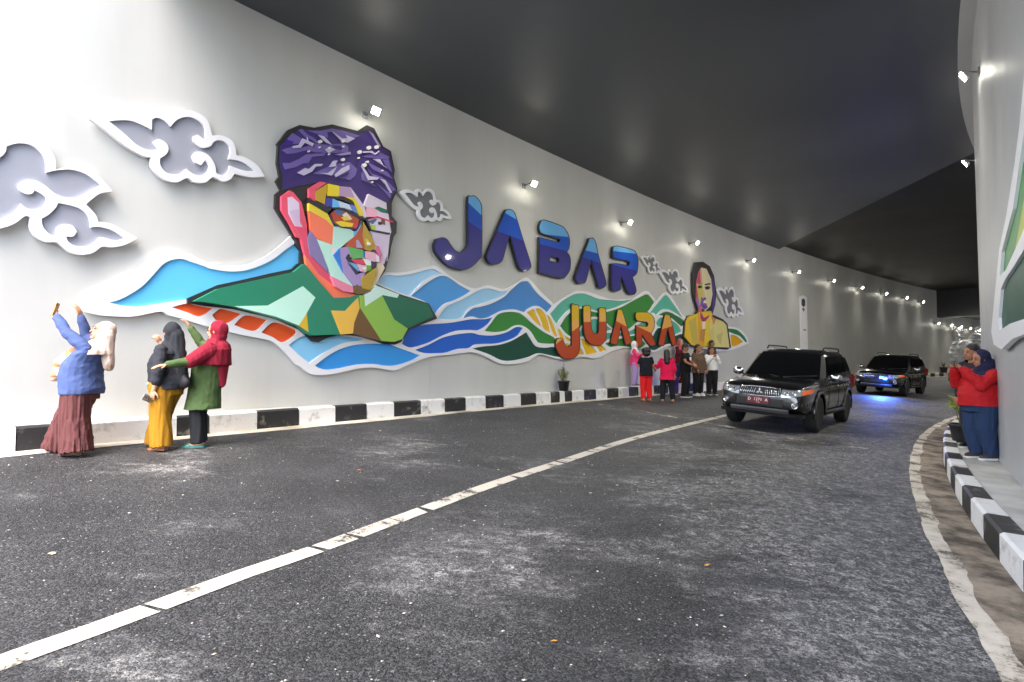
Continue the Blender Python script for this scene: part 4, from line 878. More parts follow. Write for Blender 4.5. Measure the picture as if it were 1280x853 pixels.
    # ---- shoes
    if shoe:
        for i, s_ in enumerate('LR'):
            an = j['an' + s_]; f_ = foot[i]; z0 = an.z - .07
            a, b = an.x - .065, an.x + .17 * f_
            if shoe['type'] == 'sandal':
                bm = bmesh.new(); rr = [(a, .028), (a + .03, .036), ((a + b) / 2, .034), (b - .04, .044), (b, .026)]
                loft_bm(bm, [[Vector((x, an.y - w_, z0)), Vector((x, an.y + w_, z0)), Vector((x, an.y + w_, z0 + .018)), Vector((x, an.y - w_, z0 + .018))] for x, w_ in rr]); sd_ = from_bm('sandal', bm, shoe['m'], root)
                tube('strap', [(b - .03, an.y, z0 + .02), (b - .06, an.y - .02, z0 + .042), (b - .10, an.y - .040, z0 + .018)], .006, shoe.get('m2', shoe['m']), sd_, 6)
                tube('strap', [(b - .03, an.y, z0 + .02), (b - .06, an.y + .02, z0 + .042), (b - .10, an.y + .040, z0 + .018)], .006, shoe.get('m2', shoe['m']), sd_, 6)
            else:
                bm = bmesh.new(); limb(bm, [Vector((a + .03, an.y, z0 + .055)), Vector((a + .09, an.y, z0 + .055)), Vector((b - .035, an.y, z0 + .04))], [.044, .045, .036]); ell(bm, Vector((a + .035, an.y, z0 + .075)), (.042, .036, .05))
                s1 = blob('shoe', bm, .008, shoe['m'], root, 3, decim=.5)
                bm = bmesh.new(); rr = [(a - .012, .026), (a + .02, .040), ((a + b) / 2, .040), (b - .05, .047), (b - .005, .030)]
                loft_bm(bm, [[Vector((x, an.y - w_, z0)), Vector((x, an.y + w_, z0)), Vector((x, an.y + w_, z0 + .028)), Vector((x, an.y - w_, z0 + .028))] for x, w_ in rr]); from_bm('sole', bm, shoe.get('m2', M_SOLE), s1)
    return root, j
def world_of(root, v):
    return Matrix.Translation(root.location) @ Matrix.Rotation(root.rotation_euler.z, 4, 'Z') @ Matrix.Diagonal((root.scale.x,) * 3 + (1,)) @ Vector(v)
def phone(label, p, d, up, m_back, cat='phone'):
    """a handheld phone: body, screen, camera"""
    d = d.normalized(); up = (up - d * up.dot(d)).normalized(); X = Matrix((up.cross(d), d, up)).transposed().to_4x4()
    root = empty('mobile_phone', p); root.rotation_euler = X.to_euler(); tag(root, label, cat)
    box('case', (0, 0, 0), (.074, .15, .009), m_back, root, .003)
    box('screen', (0, 0, .0055), (.068, .142, .002), mat('phone_screen', (28, 30, 36), .1, var=0), root)
    box('camera_bump', (.02, .055, -.0055), (.022, .022, .002), mat('phone_camera', (16, 16, 18), .15, var=0), root); return root
# ---------- woman taking the selfie (A)
pa = on_road(84, 567)
A_, jA = person('woman in blue sweater and beige flowered headscarf raising a phone with both arms', pa, R(186), 1., dict(
    hip=(-.13, 0, .72), chest=(-.17, 0, 1.02), neck=(-.27, 0, 1.205), head=(-.315, 0, 1.345), shL=(-.24, .155, 1.16), elL=(-.06, .16, 1.33), wrL=(.085, .11, 1.505),
    shR=(-.22, -.155, 1.16), elR=(-.06, -.17, 1.31), wrR=(-.03, -.10, 1.53), hpL=(-.13, .09, .70), hpR=(-.12, -.09, .70), knL=(-.13, .11, .40), knR=(.05, -.10, .40), anL=(-.17, .12, .07), anR=(.16, -.10, .07)),
    tilt=R(20), turn=R(48), vox=.0055, belly=(.165, .19), handcurl=(.95, .35), handup=(Vector((.2, 1, .2)), Vector((-1, 0, 0))),
    top=dict(m=cloth('knit_blue', (76, 92, 138)), belly=(.190, .235), bottom=.655, front=.03, bust=.03, sleeve=.060, flare=1.02), bottom=dict(m=cloth('pleated_brown', (98, 58, 58)), r=(.14, .135, .155), end=.035, fold=folds(.016, (30, 30, .8), 2., .7)),
    head=dict(type='hijab', m=two_tone('scarf_beige', (150, 122, 96), (200, 178, 164), 7., .36, .46, .85, .2, 5.), dx=.15, dy=.19, dz=-.12, extra=[((-.36, 0, 1.30), (-.40, -.01, .96), .095, .055)]), shoe=dict(type='sandal', m=mat('sandal_brown', (92, 66, 54), .6)))
M_SCARF = two_tone('scarf_flowers', (206, 120, 84), (236, 214, 172), 11., .44, .50, .85, .2, 4.)
bm = bmesh.new(); limb(bm, [Vector((-.12, .05, 1.17)), Vector((.045, .06, 1.0)), Vector((.10, .07, .84))], [.07, .065, .05])
blob('scarf_end', bm, .009, M_SCARF, A_, 3, fold=diag_folds(.012, 4.), decim=.8)
phone('phone in an orange case held up by the woman in the blue sweater', world_of(A_, (.10, .10, 1.585)), Vector((-.25, .1, 1)), Vector((1, .3, .1)), mat('case_orange', (214, 160, 96), .5))
# ---------- woman in black top and mustard trousers (B)
pb = on_road(203, 561)
B_, jB = person('woman in black headscarf, black top and mustard trousers holding a phone low', pb, R(168), 1., dict(
    hip=(-.05, 0, .76), chest=(-.05, 0, 1.04), neck=(-.08, 0, 1.23), head=(-.075, 0, 1.375), shL=(-.10, .16, 1.17), elL=(-.13, .215, .93), wrL=(-.08, .23, .70), shR=(-.02, -.155, 1.18), elR=(.12, -.20, 1.08), wrR=(.17, -.10, 1.27),
    hpL=(-.05, .09, .74), knL=(-.05, .10, .42), anL=(-.08, .10, .07), hpR=(-.04, -.09, .74), knR=(.10, -.09, .42), anR=(.20, -.10, .07)), turn=R(-14), belly=(.165, .18), vox=.0055, handcurl=(.7, .9), handup=(Vector((0, 1, 0)), Vector((-1, 0, 0))),
    top=dict(m=cloth('black_jersey', (50, 52, 58)), belly=(.19, .195), bottom=.71, front=.02, bust=.035, sleeve=.066, flare=1.04, len=.80), bottom=dict(m=cloth('mustard_cloth', (160, 114, 28)), r=(.13, .112, .12), end=.04, fold=folds(.012, (13, 13, 1.3), 6.)),
    head=dict(type='hijab', m=cloth('black_scarf', (44, 46, 51)), dx=.15, dy=.185, dz=-.11, extra=[((-.15, 0, 1.36), (-.26, 0, .80), .09, .07)]), shoe=dict(type='sandal', m=mat('sandal_tan', (170, 106, 66), .6)))
phone('grey patterned phone held low by the woman in mustard trousers', world_of(B_, (-.03, .262, .615)), Vector((.9, .1, -.35)), Vector((.2, -1, .3)), two_tone('case_grey', (120, 122, 130), (206, 206, 212), 60., .45, .55, .5))
box('clothing_label', (0, 0, 0), (.006, .05, .03), mat('label_cream', (222, 216, 196), .8), B_, 0, Matrix.Translation((.055, .178, .785)) @ Matrix.Rotation(R(58), 4, 'Z'))
bm = bmesh.new(); ell(bm, Vector((-.30, .02, .80)), (.085, .05, .085)); bag = blob('handbag', bm, .009, mat('bag_dark', (32, 27, 30), .5, bump=.2), None, 3, fold=folds(.008))
bag.matrix_world = Matrix.Translation(pb) @ Matrix.Rotation(R(168), 4, 'Z'); 
tag(bag, 'dark handbag hanging behind the woman in mustard trousers', 'handbag')
# ---------- woman in maroon headscarf and green tunic (C)
pc = on_road(249, 558)
C_, jC = person('woman in maroon headscarf and green tunic reaching to the woman in black', pc, R(186), 1.04, dict(
    hip=(-.05, 0, .76), chest=(-.10, 0, 1.03), neck=(-.15, 0, 1.22), head=(-.165, 0, 1.365), shL=(-.15, .155, 1.15), elL=(-.02, .34, 1.0), wrL=(.15, .50, .965), shR=(-.06, -.155, 1.17), elR=(.08, -.18, 1.23), wrR=(.19, -.14, 1.42),
    hpL=(-.05, .085, .74), knL=(0, .09, .42), anL=(-.03, .09, .07), hpR=(-.04, -.085, .74), knR=(.04, -.09, .42), anR=(.04, -.09, .07)), belly=(.135, .16), vox=.0055, handcurl=(.18, .4), handup=(Vector((.2, .3, 1)), None),
    top=dict(m=cloth('green_tunic', (78, 98, 58)), bottom=.44, belly=(.17, .185), flare=1.18, sleeve=.056), bottom=dict(m=cloth('black_trousers', (33, 34, 38)), r=(.085, .075, .085), end=.05),
    head=dict(type='hijab', m=cloth('maroon_scarf', (134, 28, 48)), dx=.175, dy=.215, dz=-.26, extra=[((-.22, 0, 1.15), (-.24, 0, .74), .12, .05), ((-.15, .16, 1.13), (-.02, .33, 1.0), .098, .078)]), shoe=dict(type='sandal', m=mat('sandal_teal', (44, 142, 136), .5)))
# ---------- woman in red jacket on the right pavement (E)
zE = -1.27
pe = on_z(1226, 574, zE); pe.z = zroad(pe.x, pe.y) + .236
pe = on_z(1226, 574, pe.z)
Ew, jE = person('woman in red jacket, navy headscarf and jeans filming with a phone', pe, R(176), 1.0, dict(
    hip=(-.02, 0, .78), chest=(-.04, 0, 1.06), neck=(-.065, 0, 1.24), head=(-.035, 0, 1.385), shL=(-.09, .17, 1.165), elL=(.13, .23, 1.02), wrL=(.26, .08, 1.25), shR=(-.05, -.17, 1.165), elR=(.14, -.22, 1.04), wrR=(.27, -.06, 1.255),
    hpL=(-.03, .095, .76), knL=(-.01, .10, .42), anL=(-.08, .10, .07), hpR=(-.01, -.095, .76), knR=(.03, -.09, .42), anR=(-.02, -.09, .07)), belly=(.23, .22), vox=.0055, handcurl=(.9, .9), tilt=R(-6),
    top=dict(m=cloth('red_jacket', (178, 24, 30), .7), belly=(.245, .24), bottom=.74, front=.02, bust=.0, sleeve=.078, flare=1.05), bottom=dict(m=cloth('jeans', (38, 56, 86)), r=(.155, .115, .085), end=.07),
    head=dict(type='hijab', m=cloth('navy_scarf', (36, 38, 66)), dx=.19, dy=.235, dz=-.20, extra=[((-.12, 0, 1.3), (-.19, 0, 1.02), .12, .11)]), shoe=dict(type='shoe', m=mat('trainer_dark', (62, 56, 56), .7)), skin=M_SKIN2)
phone('dark phone held up in both hands by the woman in the red jacket', world_of(Ew, (.335, .015, 1.33)), Vector((0, 1, .05)), Vector((-1, 0, .25)), mat('case_dark', (30, 32, 40), .4))
# man behind her
pf = PR(WR(1245, 560)[0] + 2.0, 0, .24); pf.z = zroad(pf.x, pf.y) + .236
pf2 = on_z(1213, 500, pf.z); d_ = ray(1215, 440); t_ = 8.7 / d_.y; pf = Vector((d_.x * t_, 8.7, 0)); pf.z = zroad(pf.x, pf.y) + .236
person('black haired man half hidden behind the woman in the red jacket', pf, R(182), 1.085, None, skin=M_SKIN2, vox=.009,
       top=dict(m=cloth('dusk_shirt', (44, 40, 48))), bottom=dict(m=cloth('dark_trousers', (40, 40, 46))), head=dict(type='short'), shoe=dict(type='shoe', m=mat('shoe_black', (28, 28, 28), .5)))
# ---------- the group in front of the mural
def at_road(px, py): return on_road(px, py)
gp = 'people gathered below the orange letters'
pk = PL(WL(786, 482)[0], PB, .22)
V2 = .010
D_TR = cloth('trousers_black', (28, 28, 31)); BL = mat('shoe_black', (28, 28, 28), .5)
person('girl in white headscarf, pink top and lilac trousers standing on the kerb', pk, R(-20), .93, dict(elL=(.1, .19, 1.0), wrL=(.22, .07, 1.05), elR=(.1, -.19, 1.0), wrR=(.22, -.06, 1.08)), vox=V2,
       top=dict(m=cloth('pink_top', (226, 60, 112))), bottom=dict(m=cloth('lilac', (170, 140, 196))), head=dict(type='hijab', m=cloth('white_scarf', (224, 222, 226)), dz=-.18), shoe=dict(type='shoe', m=mat('shoe_mauve', (120, 90, 100), .6)), group=gp)
person('child in black shirt and bright red trousers seen from behind', at_road(808, 501), R(100), .98, dict(elL=(.08, .2, .98), wrL=(.2, .1, 1.1), elR=(.08, -.24, .98), wrR=(.16, -.32, .92)), vox=V2,
       top=dict(m=cloth('shirt_ink', (24, 26, 34)), len=.5), bottom=dict(m=cloth('red_trousers', (216, 30, 34)), r=(.105, .088, .075)), head=dict(type='bushy'), shoe=dict(type='sandal', m=mat('sandal_tan', (170, 106, 66), .6)), group=gp)
person('long haired woman in hot pink top and black trousers seen from behind', at_road(834, 502), R(80), .98, dict(elL=(.06, .25, .98), wrL=(.14, .36, 1.06), elR=(.02, -.22, .95), wrR=(.08, -.21, .74), anL=(-.02, .13, .07), anR=(-.02, -.16, .07), knL=(.02, .11, .42), knR=(.02, -.12, .42)), vox=V2,
       top=dict(m=cloth('hot_pink', (216, 24, 74)), bottom=.62, flare=1.25, len=.6), bottom=dict(m=D_TR), head=dict(type='long'), shoe=dict(type='sandal', m=mat('sandal_tan', (170, 106, 66), .6)), group=gp)
person('woman in rose headscarf and long dark red dress against the wall', PL(WL(843, 478)[0], PB, .24), R(-60), 1.05, dict(elR=(.1, -.19, 1.0), wrR=(.2, -.08, 1.1)), vox=V2,
       top=dict(m=cloth('dress_top', (92, 20, 28))), bottom=dict(type='skirt', m=cloth('dress_red', (92, 20, 28)), r=(.15, .18, .21), end=.05), head=dict(type='hijab', m=cloth('rose_scarf', (176, 96, 100)), dz=-.2), shoe=dict(type='shoe', m=BL), group=gp)
bk, _ = person('man in black t-shirt with white print looking down at his hands', at_road(857, 497), R(-40), 1.11, dict(elL=(.1, .2, .98), wrL=(.22, .08, .92), elR=(.1, -.2, .98), wrR=(.22, -.08, .90)), vox=V2, skin=M_SKIN2, tilt=R(-25),
       top=dict(m=cloth('black_tee', (20, 20, 22)), len=.45), bottom=dict(m=D_TR), head=dict(type='short'), shoe=dict(type='shoe', m=BL), group=gp)
box('shirt_print', (.155, 0, 1.07), (.012, .10, .09), mat('print_white', (224, 222, 220), .7), bk, .004)
box('shirt_print', (.162, 0, .995), (.012, .10, .035), mat('print_red', (180, 30, 36), .7), bk, .004)
person('man in brown open shirt and white trainers', at_road(873, 495), R(-62), 1.11, dict(elL=(.04, .22, .95), wrL=(.14, .17, .76), elR=(.04, -.22, .95), wrR=(.14, -.17, .76)), vox=V2, skin=M_SKIN2,
       top=dict(m=cloth('brown_shirt', (98, 78, 64)), bottom=.66, flare=1.15), bottom=dict(m=D_TR), head=dict(type='short'), shoe=dict(type='shoe', m=mat('trainer_white', (216, 214, 210), .6)), group=gp)
person('young man in white shirt and dark trousers with hands at his mouth', at_road(890, 494), R(-85), 1.08, dict(elL=(.1, .21, .98), wrL=(.2, .04, 1.18), elR=(.1, -.21, .98), wrR=(.2, -.04, 1.16)), vox=V2, skin=M_SKIN2,
       top=dict(m=cloth('white_shirt', (220, 218, 216)), bottom=.76), bottom=dict(m=D_TR), head=dict(type='short'), shoe=dict(type='shoe', m=BL), group=gp)
person('person with black hair squeezed between brown shirt and white shirt men', PL(WL(882, 470)[0], PB, .26), R(-50), 1.06, vox=V2, skin=M_SKIN2,
       top=dict(m=cloth('dark_grey_top', (60, 56, 58))), bottom=dict(m=cloth('rust_trousers', (92, 58, 44))), head=dict(type='short'), shoe=dict(type='shoe', m=BL), group=gp)

person('small child in purple trousers half hidden behind the red trousered child', PL(WL(816, 470)[0], 0, .75) * 1.0, R(70), .80, vox=V2, skin=M_SKIN2,
       top=dict(m=cloth('dark_blue_top', (34, 40, 74))), bottom=dict(m=cloth('purple_trousers', (70, 44, 120))), head=dict(type='short'), shoe=dict(type='shoe', m=BL), group=gp)
kid = [o for o in COL.objects if o.name.startswith('person') and o.get('label', '').startswith('small child')][0]; kid.location.z = zroad(kid.location.x, kid.location.y)
p_ = PL(WL(851, 470)[0], 0, .62); p_.z = zroad(p_.x, p_.y)
person('person in dark maroon top standing behind the hot pink woman', p_, R(-70), 1.06, vox=V2, skin=M_SKIN2,
       top=dict(m=cloth('maroon_top', (96, 26, 38))), bottom=dict(m=D_TR), head=dict(type='long'), shoe=dict(type='shoe', m=BL), group=gp)
# ================================================================ cars
M_CAR = mat('car_black', (12, 12, 14), .18, var=.1, scale=3., coat=1., spec=.5)
M_TRIM = mat('car_trim', (20, 20, 21), .55, var=.1)
M_GLASS = mat('tinted_glass', (8, 9, 11), .04, var=0, spec=.6)
M_CHROME = mat('chrome', (205, 206, 208), .12, metal=1., var=.03)
M_SILVER = mat('silver_trim', (104, 105, 107), .38, metal=.6, var=.05)
M_TYRE = mat('tyre', (24, 24, 25), .8, var=.1, bump=.2)
M_LENS = mat('lamp_lens', (160, 164, 168), .12, metal=.5, var=.12, scale=30.)
M_ORANGE = mat('indicator_orange', (232, 104, 40), .2, var=.05)
M_PLATE = mat('plate_red', (104, 14, 30), .45, var=.05)
M_PTXT = mat('plate_white', (226, 222, 220), .5, var=0)
M_RED = mat('tail_red', (130, 14, 16), .2, var=.05)
def evaluated(o, name):
    dg = bpy.context.evaluated_depsgraph_get(); me = bpy.data.meshes.new_from_object(o.evaluated_get(dg)); me.name = name; return me
def text_mesh(txt, size, ext):
    cu = bpy.data.curves.new('t', 'FONT'); cu.body = txt; cu.size = size; cu.extrude = ext; cu.align_x = 'CENTER'; cu.align_y = 'CENTER'; cu.resolution_u = 3
    t = bpy.data.objects.new('t', cu); COL.objects.link(t); me = evaluated(t, 'plate_text'); bpy.data.objects.remove(t); bpy.data.curves.remove(cu); return me
CABZ = [(1.00, 1.22, -2.27, .875), (1.12, 1.08, -2.25, .850), (1.34, .80, -2.17, .790), (1.56, .50, -2.06, .715), (1.66, .32, -1.96, .665), (1.715, .05, -1.75, .56)]
def cab(z):
    for a, b in zip(CABZ, CABZ[1:]):
        if z <= b[0]:
            t = (z - a[0]) / (b[0] - a[0]); return tuple(a[i] + (b[i] - a[i]) * t for i in (1, 2, 3))
    return CABZ[-1][1:]
def cab_ring(z, grow_=0.):
    xf, xr, w_ = cab(z); w_ += grow_; pts = []
    for k in range(-4, 5):
        y = k / 4 * w_; pts.append(Vector((xf + grow_ - .20 * (y / w_) ** 2 - (.05 if abs(k) == 4 else 0), y * (.97 if abs(k) == 4 else 1), z)))
    for k in range(1, 6): pts.append(Vector((xf - .25 + (xr + .14 - xf + .25) * k / 6, w_, z)))
    for k in range(4, -5, -1):
        y = k / 4 * w_; pts.append(Vector((xr - grow_ + .10 * (y / w_) ** 2 + (.03 if abs(k) == 4 else 0), y * (.97 if abs(k) == 4 else 1), z)))
    for k in range(5, 0, -1): pts.append(Vector((xf - .25 + (xr + .14 - xf + .25) * k / 6, -w_, z)))
    return pts
def patch(name, fn, nu, nv, m, parent, th=.006):
    """curved pane: fn(u, v) -> point, with a little thickness towards the inside"""
    bm = bmesh.new(); g = [[bm.verts.new(fn(i / nu, j / nv)) for j in range(nv + 1)] for i in range(nu + 1)]
    for i in range(nu):
        for j in range(nv): bm.faces.new((g[i][j], g[i + 1][j], g[i + 1][j + 1], g[i][j + 1]))
    return from_bm(name, bm, m, parent, True)
def make_suv():
    root = empty('suv_car')
    # lower body
    secs = [(-2.36, .70, .62, .92), (-2.30, .82, .46, 1.02), (-2.1, .88, .38, 1.07), (-1.5, .905, .34, 1.085), (-.5, .905, .33, 1.07), (.6, .905, .33, 1.06), (1.05, .905, .33, 1.065), (1.5, .90, .33, 1.055), (1.95, .885, .35, 1.015), (2.18, .85, .38, .975), (2.30, .80, .42, .925), (2.38, .73, .46, .80), (2.40, .68, .50, .70)]
    rg = []
    for x, w_, zb, zt in secs:
        half = [(0, zb), (w_ * .86, zb), (w_ * .985, zb + .07), (w_, zb + (zt - zb) * .42), (w_ * 1.0, zb + (zt - zb) * .62), (w_ * .965, zt - .10), (w_ * .90, zt - .015), (w_ * .5, zt + .012), (0, zt + .022)]
        ring_ = [Vector((x, y, z)) for y, z in half] + [Vector((x, -y, z)) for y, z in half[-2:0:-1]]
        rg.append(ring_)
    bm = bmesh.new(); loft_bm(bm, rg); bmesh.ops.recalc_face_normals(bm, faces=bm.faces)
    me = bpy.data.meshes.new('b'); bm.to_mesh(me); bm.free(); t = bpy.data.objects.new('t', me); COL.objects.link(t)
    sb = t.modifiers.new('s', 'SUBSURF'); sb.levels = sb.render_levels = 2
    cutters = []
    for x in (1.40, -1.40):
        for sy in (-1, 1):
            bm = bmesh.new(); lathe_bm(bm, [(.43, -.30), (.43, .30)], 28, 'Y', Matrix.Translation((x, sy * .90, .385))); bmesh.ops.recalc_face_normals(bm, faces=bm.faces)
            cm = bpy.data.meshes.new('c'); bm.to_mesh(cm); bm.free(); c = bpy.data.objects.new('c', cm); COL.objects.link(c); cutters.append(c)
            b = t.modifiers.new('b', 'BOOLEAN'); b.operation = 'DIFFERENCE'; b.object = c; b.solver = 'EXACT'
    me2 = evaluated(t, 'body'); me2.materials.clear()
    for o in cutters + [t]: bpy.data.objects.remove(o)
    body = link_obj('body', me2, M_CAR, root, True)
    try: me2.set_sharp_from_angle(angle=R(40))
    except Exception: pass
    from mathutils.bvhtree import BVHTree
    bv = BVHTree.FromPolygons([v.co for v in me2.vertices], [tuple(p.vertices) for p in me2.polygons])
    def fx(y, z, d=0.):
        h = bv.ray_cast(Vector((4, y, z)), Vector((-1, 0, 0)))[0]
        return Vector(((h.x if h else 2.0) + d, y, z))
    for x in (1.40, -1.40):
        for sy in (-1, 1):
            bm = bmesh.new(); rr = []
            for k in range(15):
                a = R(-8 + 196 * k / 14); c = Vector((x + .445 * math.cos(a), sy * .895, .385 + .445 * math.sin(a))); u = Vector((math.cos(a), 0, math.sin(a)))
                rr.append([c - u * .02, c - u * .02 + Vector((0, sy * .035, 0)), c + u * .03 + Vector((0, sy * .03, 0)), c + u * .055])
            loft_bm(bm, rr); from_bm('arch_flare', bm, M_CAR, root, True)
    # cabin
    bm = bmesh.new(); loft_bm(bm, [cab_ring(z) for z, *_ in CABZ]); o = from_bm('cabin', bm, M_CAR, root, True)
    ws = lambda u, v: (lambda z: Vector((cab(z)[0] + .010 - .20 * ((2 * u - 1) * .90) ** 2, (2 * u - 1) * .90 * cab(z)[2], z)))(1.075 + .545 * v)
    wd = patch('windscreen', ws, 10, 6, M_GLASS, root)
    for sy in (-1, 1): tube('wiper', [(1.18, sy * .05 + .05, 1.085), (1.04, sy * .35 + .05, 1.115), (.93, sy * .62 + .1, 1.15)], .008, M_TRIM, wd, 6)
    patch('rear_window', lambda u, v: (lambda z: Vector((cab(z)[1] - .008 + .10 * ((2 * u - 1) * .85) ** 2, (2 * u - 1) * .85 * cab(z)[2], z)))(1.14 + .42 * v), 8, 4, M_GLASS, root)
    for sy in (-1, 1):
        def sw(x0b, x0t, x1b, x1t):
            return lambda u, v: (lambda z: Vector(((x0b + (x0t - x0b) * v) * (1 - u) + (x1b + (x1t - x1b) * v) * u, sy * (cab(z)[2] + .006), z)))(1.11 + .46 * v)
        for q in ((.66, .22, -.30, -.30), (-.38, -.38, -1.18, -1.18), (-1.26, -1.26, -1.98, -1.80)): patch('side_window', sw(*q), 4, 4, M_GLASS, root)
        tube('window_trim', [(.72, sy * .862, 1.095), (-.4, sy * .862, 1.095), (-2.0, sy * .862, 1.10)], .009, M_CHROME, root, 6)
        for x in (-.22, -1.10):
            dh = box('door_handle', (x, sy * .917, .93), (.17, .03, .032), M_CHROME, root, .010)
        for x in (.62, -.34, -1.02): box('door_seam', (x, sy * .905, .72), (.008, .012, .56), M_TRIM, root)
        # mirror
        bm = bmesh.new(); ell(bm, Vector((.70, sy * 1.03, 1.13)), (.075, .125, .09), None, 16)
        for v in bm.verts:
            if v.co.x < .66: v.co.x = .66
        mi = from_bm('mirror', bm, M_CHROME, root, True)
        tube('mirror_arm', [(.70, sy * .96, 1.09), (.72, sy * .87, 1.06)], .022, M_TRIM, mi, 8)
        # roof rail
        rl = tube('roof_rail', [(.02, sy * .60, 1.70), (-.06, sy * .60, 1.765), (-.8, sy * .61, 1.772), (-1.55, sy * .60, 1.765), (-1.66, sy * .60, 1.70)], .018, M_TRIM, root, 8)
        # side step
        tube('side_step', [(.90, sy * .90, .37), (-.90, sy * .90, .37)], .045, M_TRIM, root, 10)
        # headlight: curved lens hugging the corner, reflectors inside its outline, orange end
        def hlp(u, v, d, sy=sy): return fx(sy * (.41 + .45 * u), (.715 + .095 * u ** 1.6) + (.165 - .065 * u) * v, d)
        hl = patch('headlight', lambda u, v: hlp(u, v, .010), 12, 5, M_LENS, root)
        for u, v, r in ((.22, .5, .050), (.52, .5, .042)):
            c_ = hlp(u, v, .012); bm = bmesh.new(); lathe_bm(bm, [(r, -.01), (r, .012), (r * .82, .018), (r * .6, .006), (.005, .004)], 16, 'Z', Matrix.Translation(c_) @ Matrix.Rotation(R(20 * sy), 4, 'Z') @ Matrix.Rotation(R(90), 4, 'Y')); from_bm('reflector', bm, M_CHROME, hl, True)
        patch('indicator', lambda u, v: hlp(.80 + .22 * u, .10 + .8 * v, .022), 6, 4, M_ORANGE, hl)
        tube('lamp_rim', [hlp(0, 1, .012), hlp(.25, 1, .012), hlp(.5, 1, .012), hlp(.75, 1, .012), hlp(1, 1, .012)], .007, M_TRIM, hl, 6)
        # fog lamp
        bm = bmesh.new(); lathe_bm(bm, [(.062, -.03), (.062, .020), (.050, .028), (.044, .012), (.004, .010)], 20, 'Z', Matrix.Translation(fx(sy * .665, .575, .004)) @ Matrix.Rotation(R(18 * sy), 4, 'Z') @ Matrix.Rotation(R(90), 4, 'Y')); fg = from_bm('fog_lamp', bm, M_CHROME, root, True)
        bm = bmesh.new(); lathe_bm(bm, [(.038, 0), (.026, .014), (.004, .016)], 16, 'Z', Matrix.Translation(fx(sy * .667, .575, .014)) @ Matrix.Rotation(R(18 * sy), 4, 'Z') @ Matrix.Rotation(R(90), 4, 'Y')); from_bm('lens', bm, M_LENS, fg, True)
        bm = bmesh.new(); bbox_bm(bm, (-2.27, sy * .80, .98), (.10, .16, .34)); bmesh.ops.bevel(bm, geom=bm.edges[:], offset=.03, segments=2, affect='EDGES'); from_bm('tail_light', bm, M_RED, root)
    # grille
    gm = lambda y, z: fx(y, z, .010)
    gr = tube('grille_frame', [gm(-.38, .725), gm(-.2, .715), gm(0, .712), gm(.2, .715), gm(.38, .725), gm(.39, .82), gm(.38, .880), gm(.2, .893), gm(0, .896), gm(-.2, .893), gm(-.38, .880), gm(-.39, .82), gm(-.38, .725)], .011, M_CHROME, root, 8)
    patch('grille_mesh', lambda u, v: gm(-.38 + .76 * u, .72 + .165 * v) + Vector((-.004, 0, 0)), 10, 4, M_TRIM, gr)
    for sy in (-1, 1):
        for k in range(7):
            y = .105 + .041 * k; tube('grille_bar', [gm(sy * (y + .016), .722) + Vector((.008, 0, 0)), gm(sy * (y - .012), .884) + Vector((.008, 0, 0))], .0095, M_CHROME, gr, 6)
    for a in (90, 210, 330):
        bm = bmesh.new(); c = Vector((0, .038 * math.cos(R(a)), .038 * math.sin(R(a)))); u = c.normalized(); v = Vector((0, -u.z, u.y)); q = [u * .038, v * .022, -u * .038, -v * .022]
        f = gm(0, .805) + c + Vector((.022, 0, 0)); a_ = [bm.verts.new(f + p) for p in q]; b_ = [bm.verts.new(f + p - Vector((.02, 0, 0))) for p in q]
        bm.faces.new(a_); bm.faces.new(b_[::-1])
        for i in range(4): bm.faces.new((a_[i], b_[i], b_[(i + 1) % 4], a_[(i + 1) % 4]))
        from_bm('emblem_diamond', bm, M_CHROME, gr)
    # bumper: lower intake, silver skid plate, bright lip
    patch('lower_intake', lambda u, v: fx(-.45 + .9 * u, .52 + .15 * v, .006), 10, 4, M_TRIM, root)
    bm = bmesh.new(); rr = []
    for k in range(-6, 7):
        y = k / 6 * .56; x = fx(y, .50).x + .035
        rr.append([Vector((x - .10, y, .40)), Vector((x - .03, y, .40)), Vector((x + .005, y, .455)), Vector((x - .01, y, .48)), Vector((x - .10, y, .48))])
    loft_bm(bm, rr); from_bm('skid_plate', bm, M_SILVER, root, False)
    bm = bmesh.new(); rr = []
    for k in range(-6, 7):
        y = k / 6 * .80; x = fx(y * .97, .50).x + .02
        rr.append([Vector((x - .25, y, .335)), Vector((x - .03, y, .335)), Vector((x - .005, y, .40)), Vector((x - .25, y, .40))])
    loft_bm(bm, rr); from_bm('lower_bumper', bm, M_TRIM, root)
    # plate
    px_ = fx(0, .62, .022).x; pl = box('number_plate', (px_, -.02, .625), (.014, .42, .135), M_PLATE, root, .004)
    for tx, y, z, s_ in (('D', -.165, .012, .085), ('1271', .0, .012, .085), ('A', .165, .012, .085), ('11 24', .0, -.045, .032)):
        me = text_mesh(tx, s_, .0015); o = link_obj('plate_text', me, M_PTXT, pl)
        o.matrix_local = Matrix.Translation((px_ + .0088, -.02 + y, .625 + z)) @ Matrix.Rotation(R(90), 4, 'Z') @ Matrix.Rotation(R(90), 4, 'X')
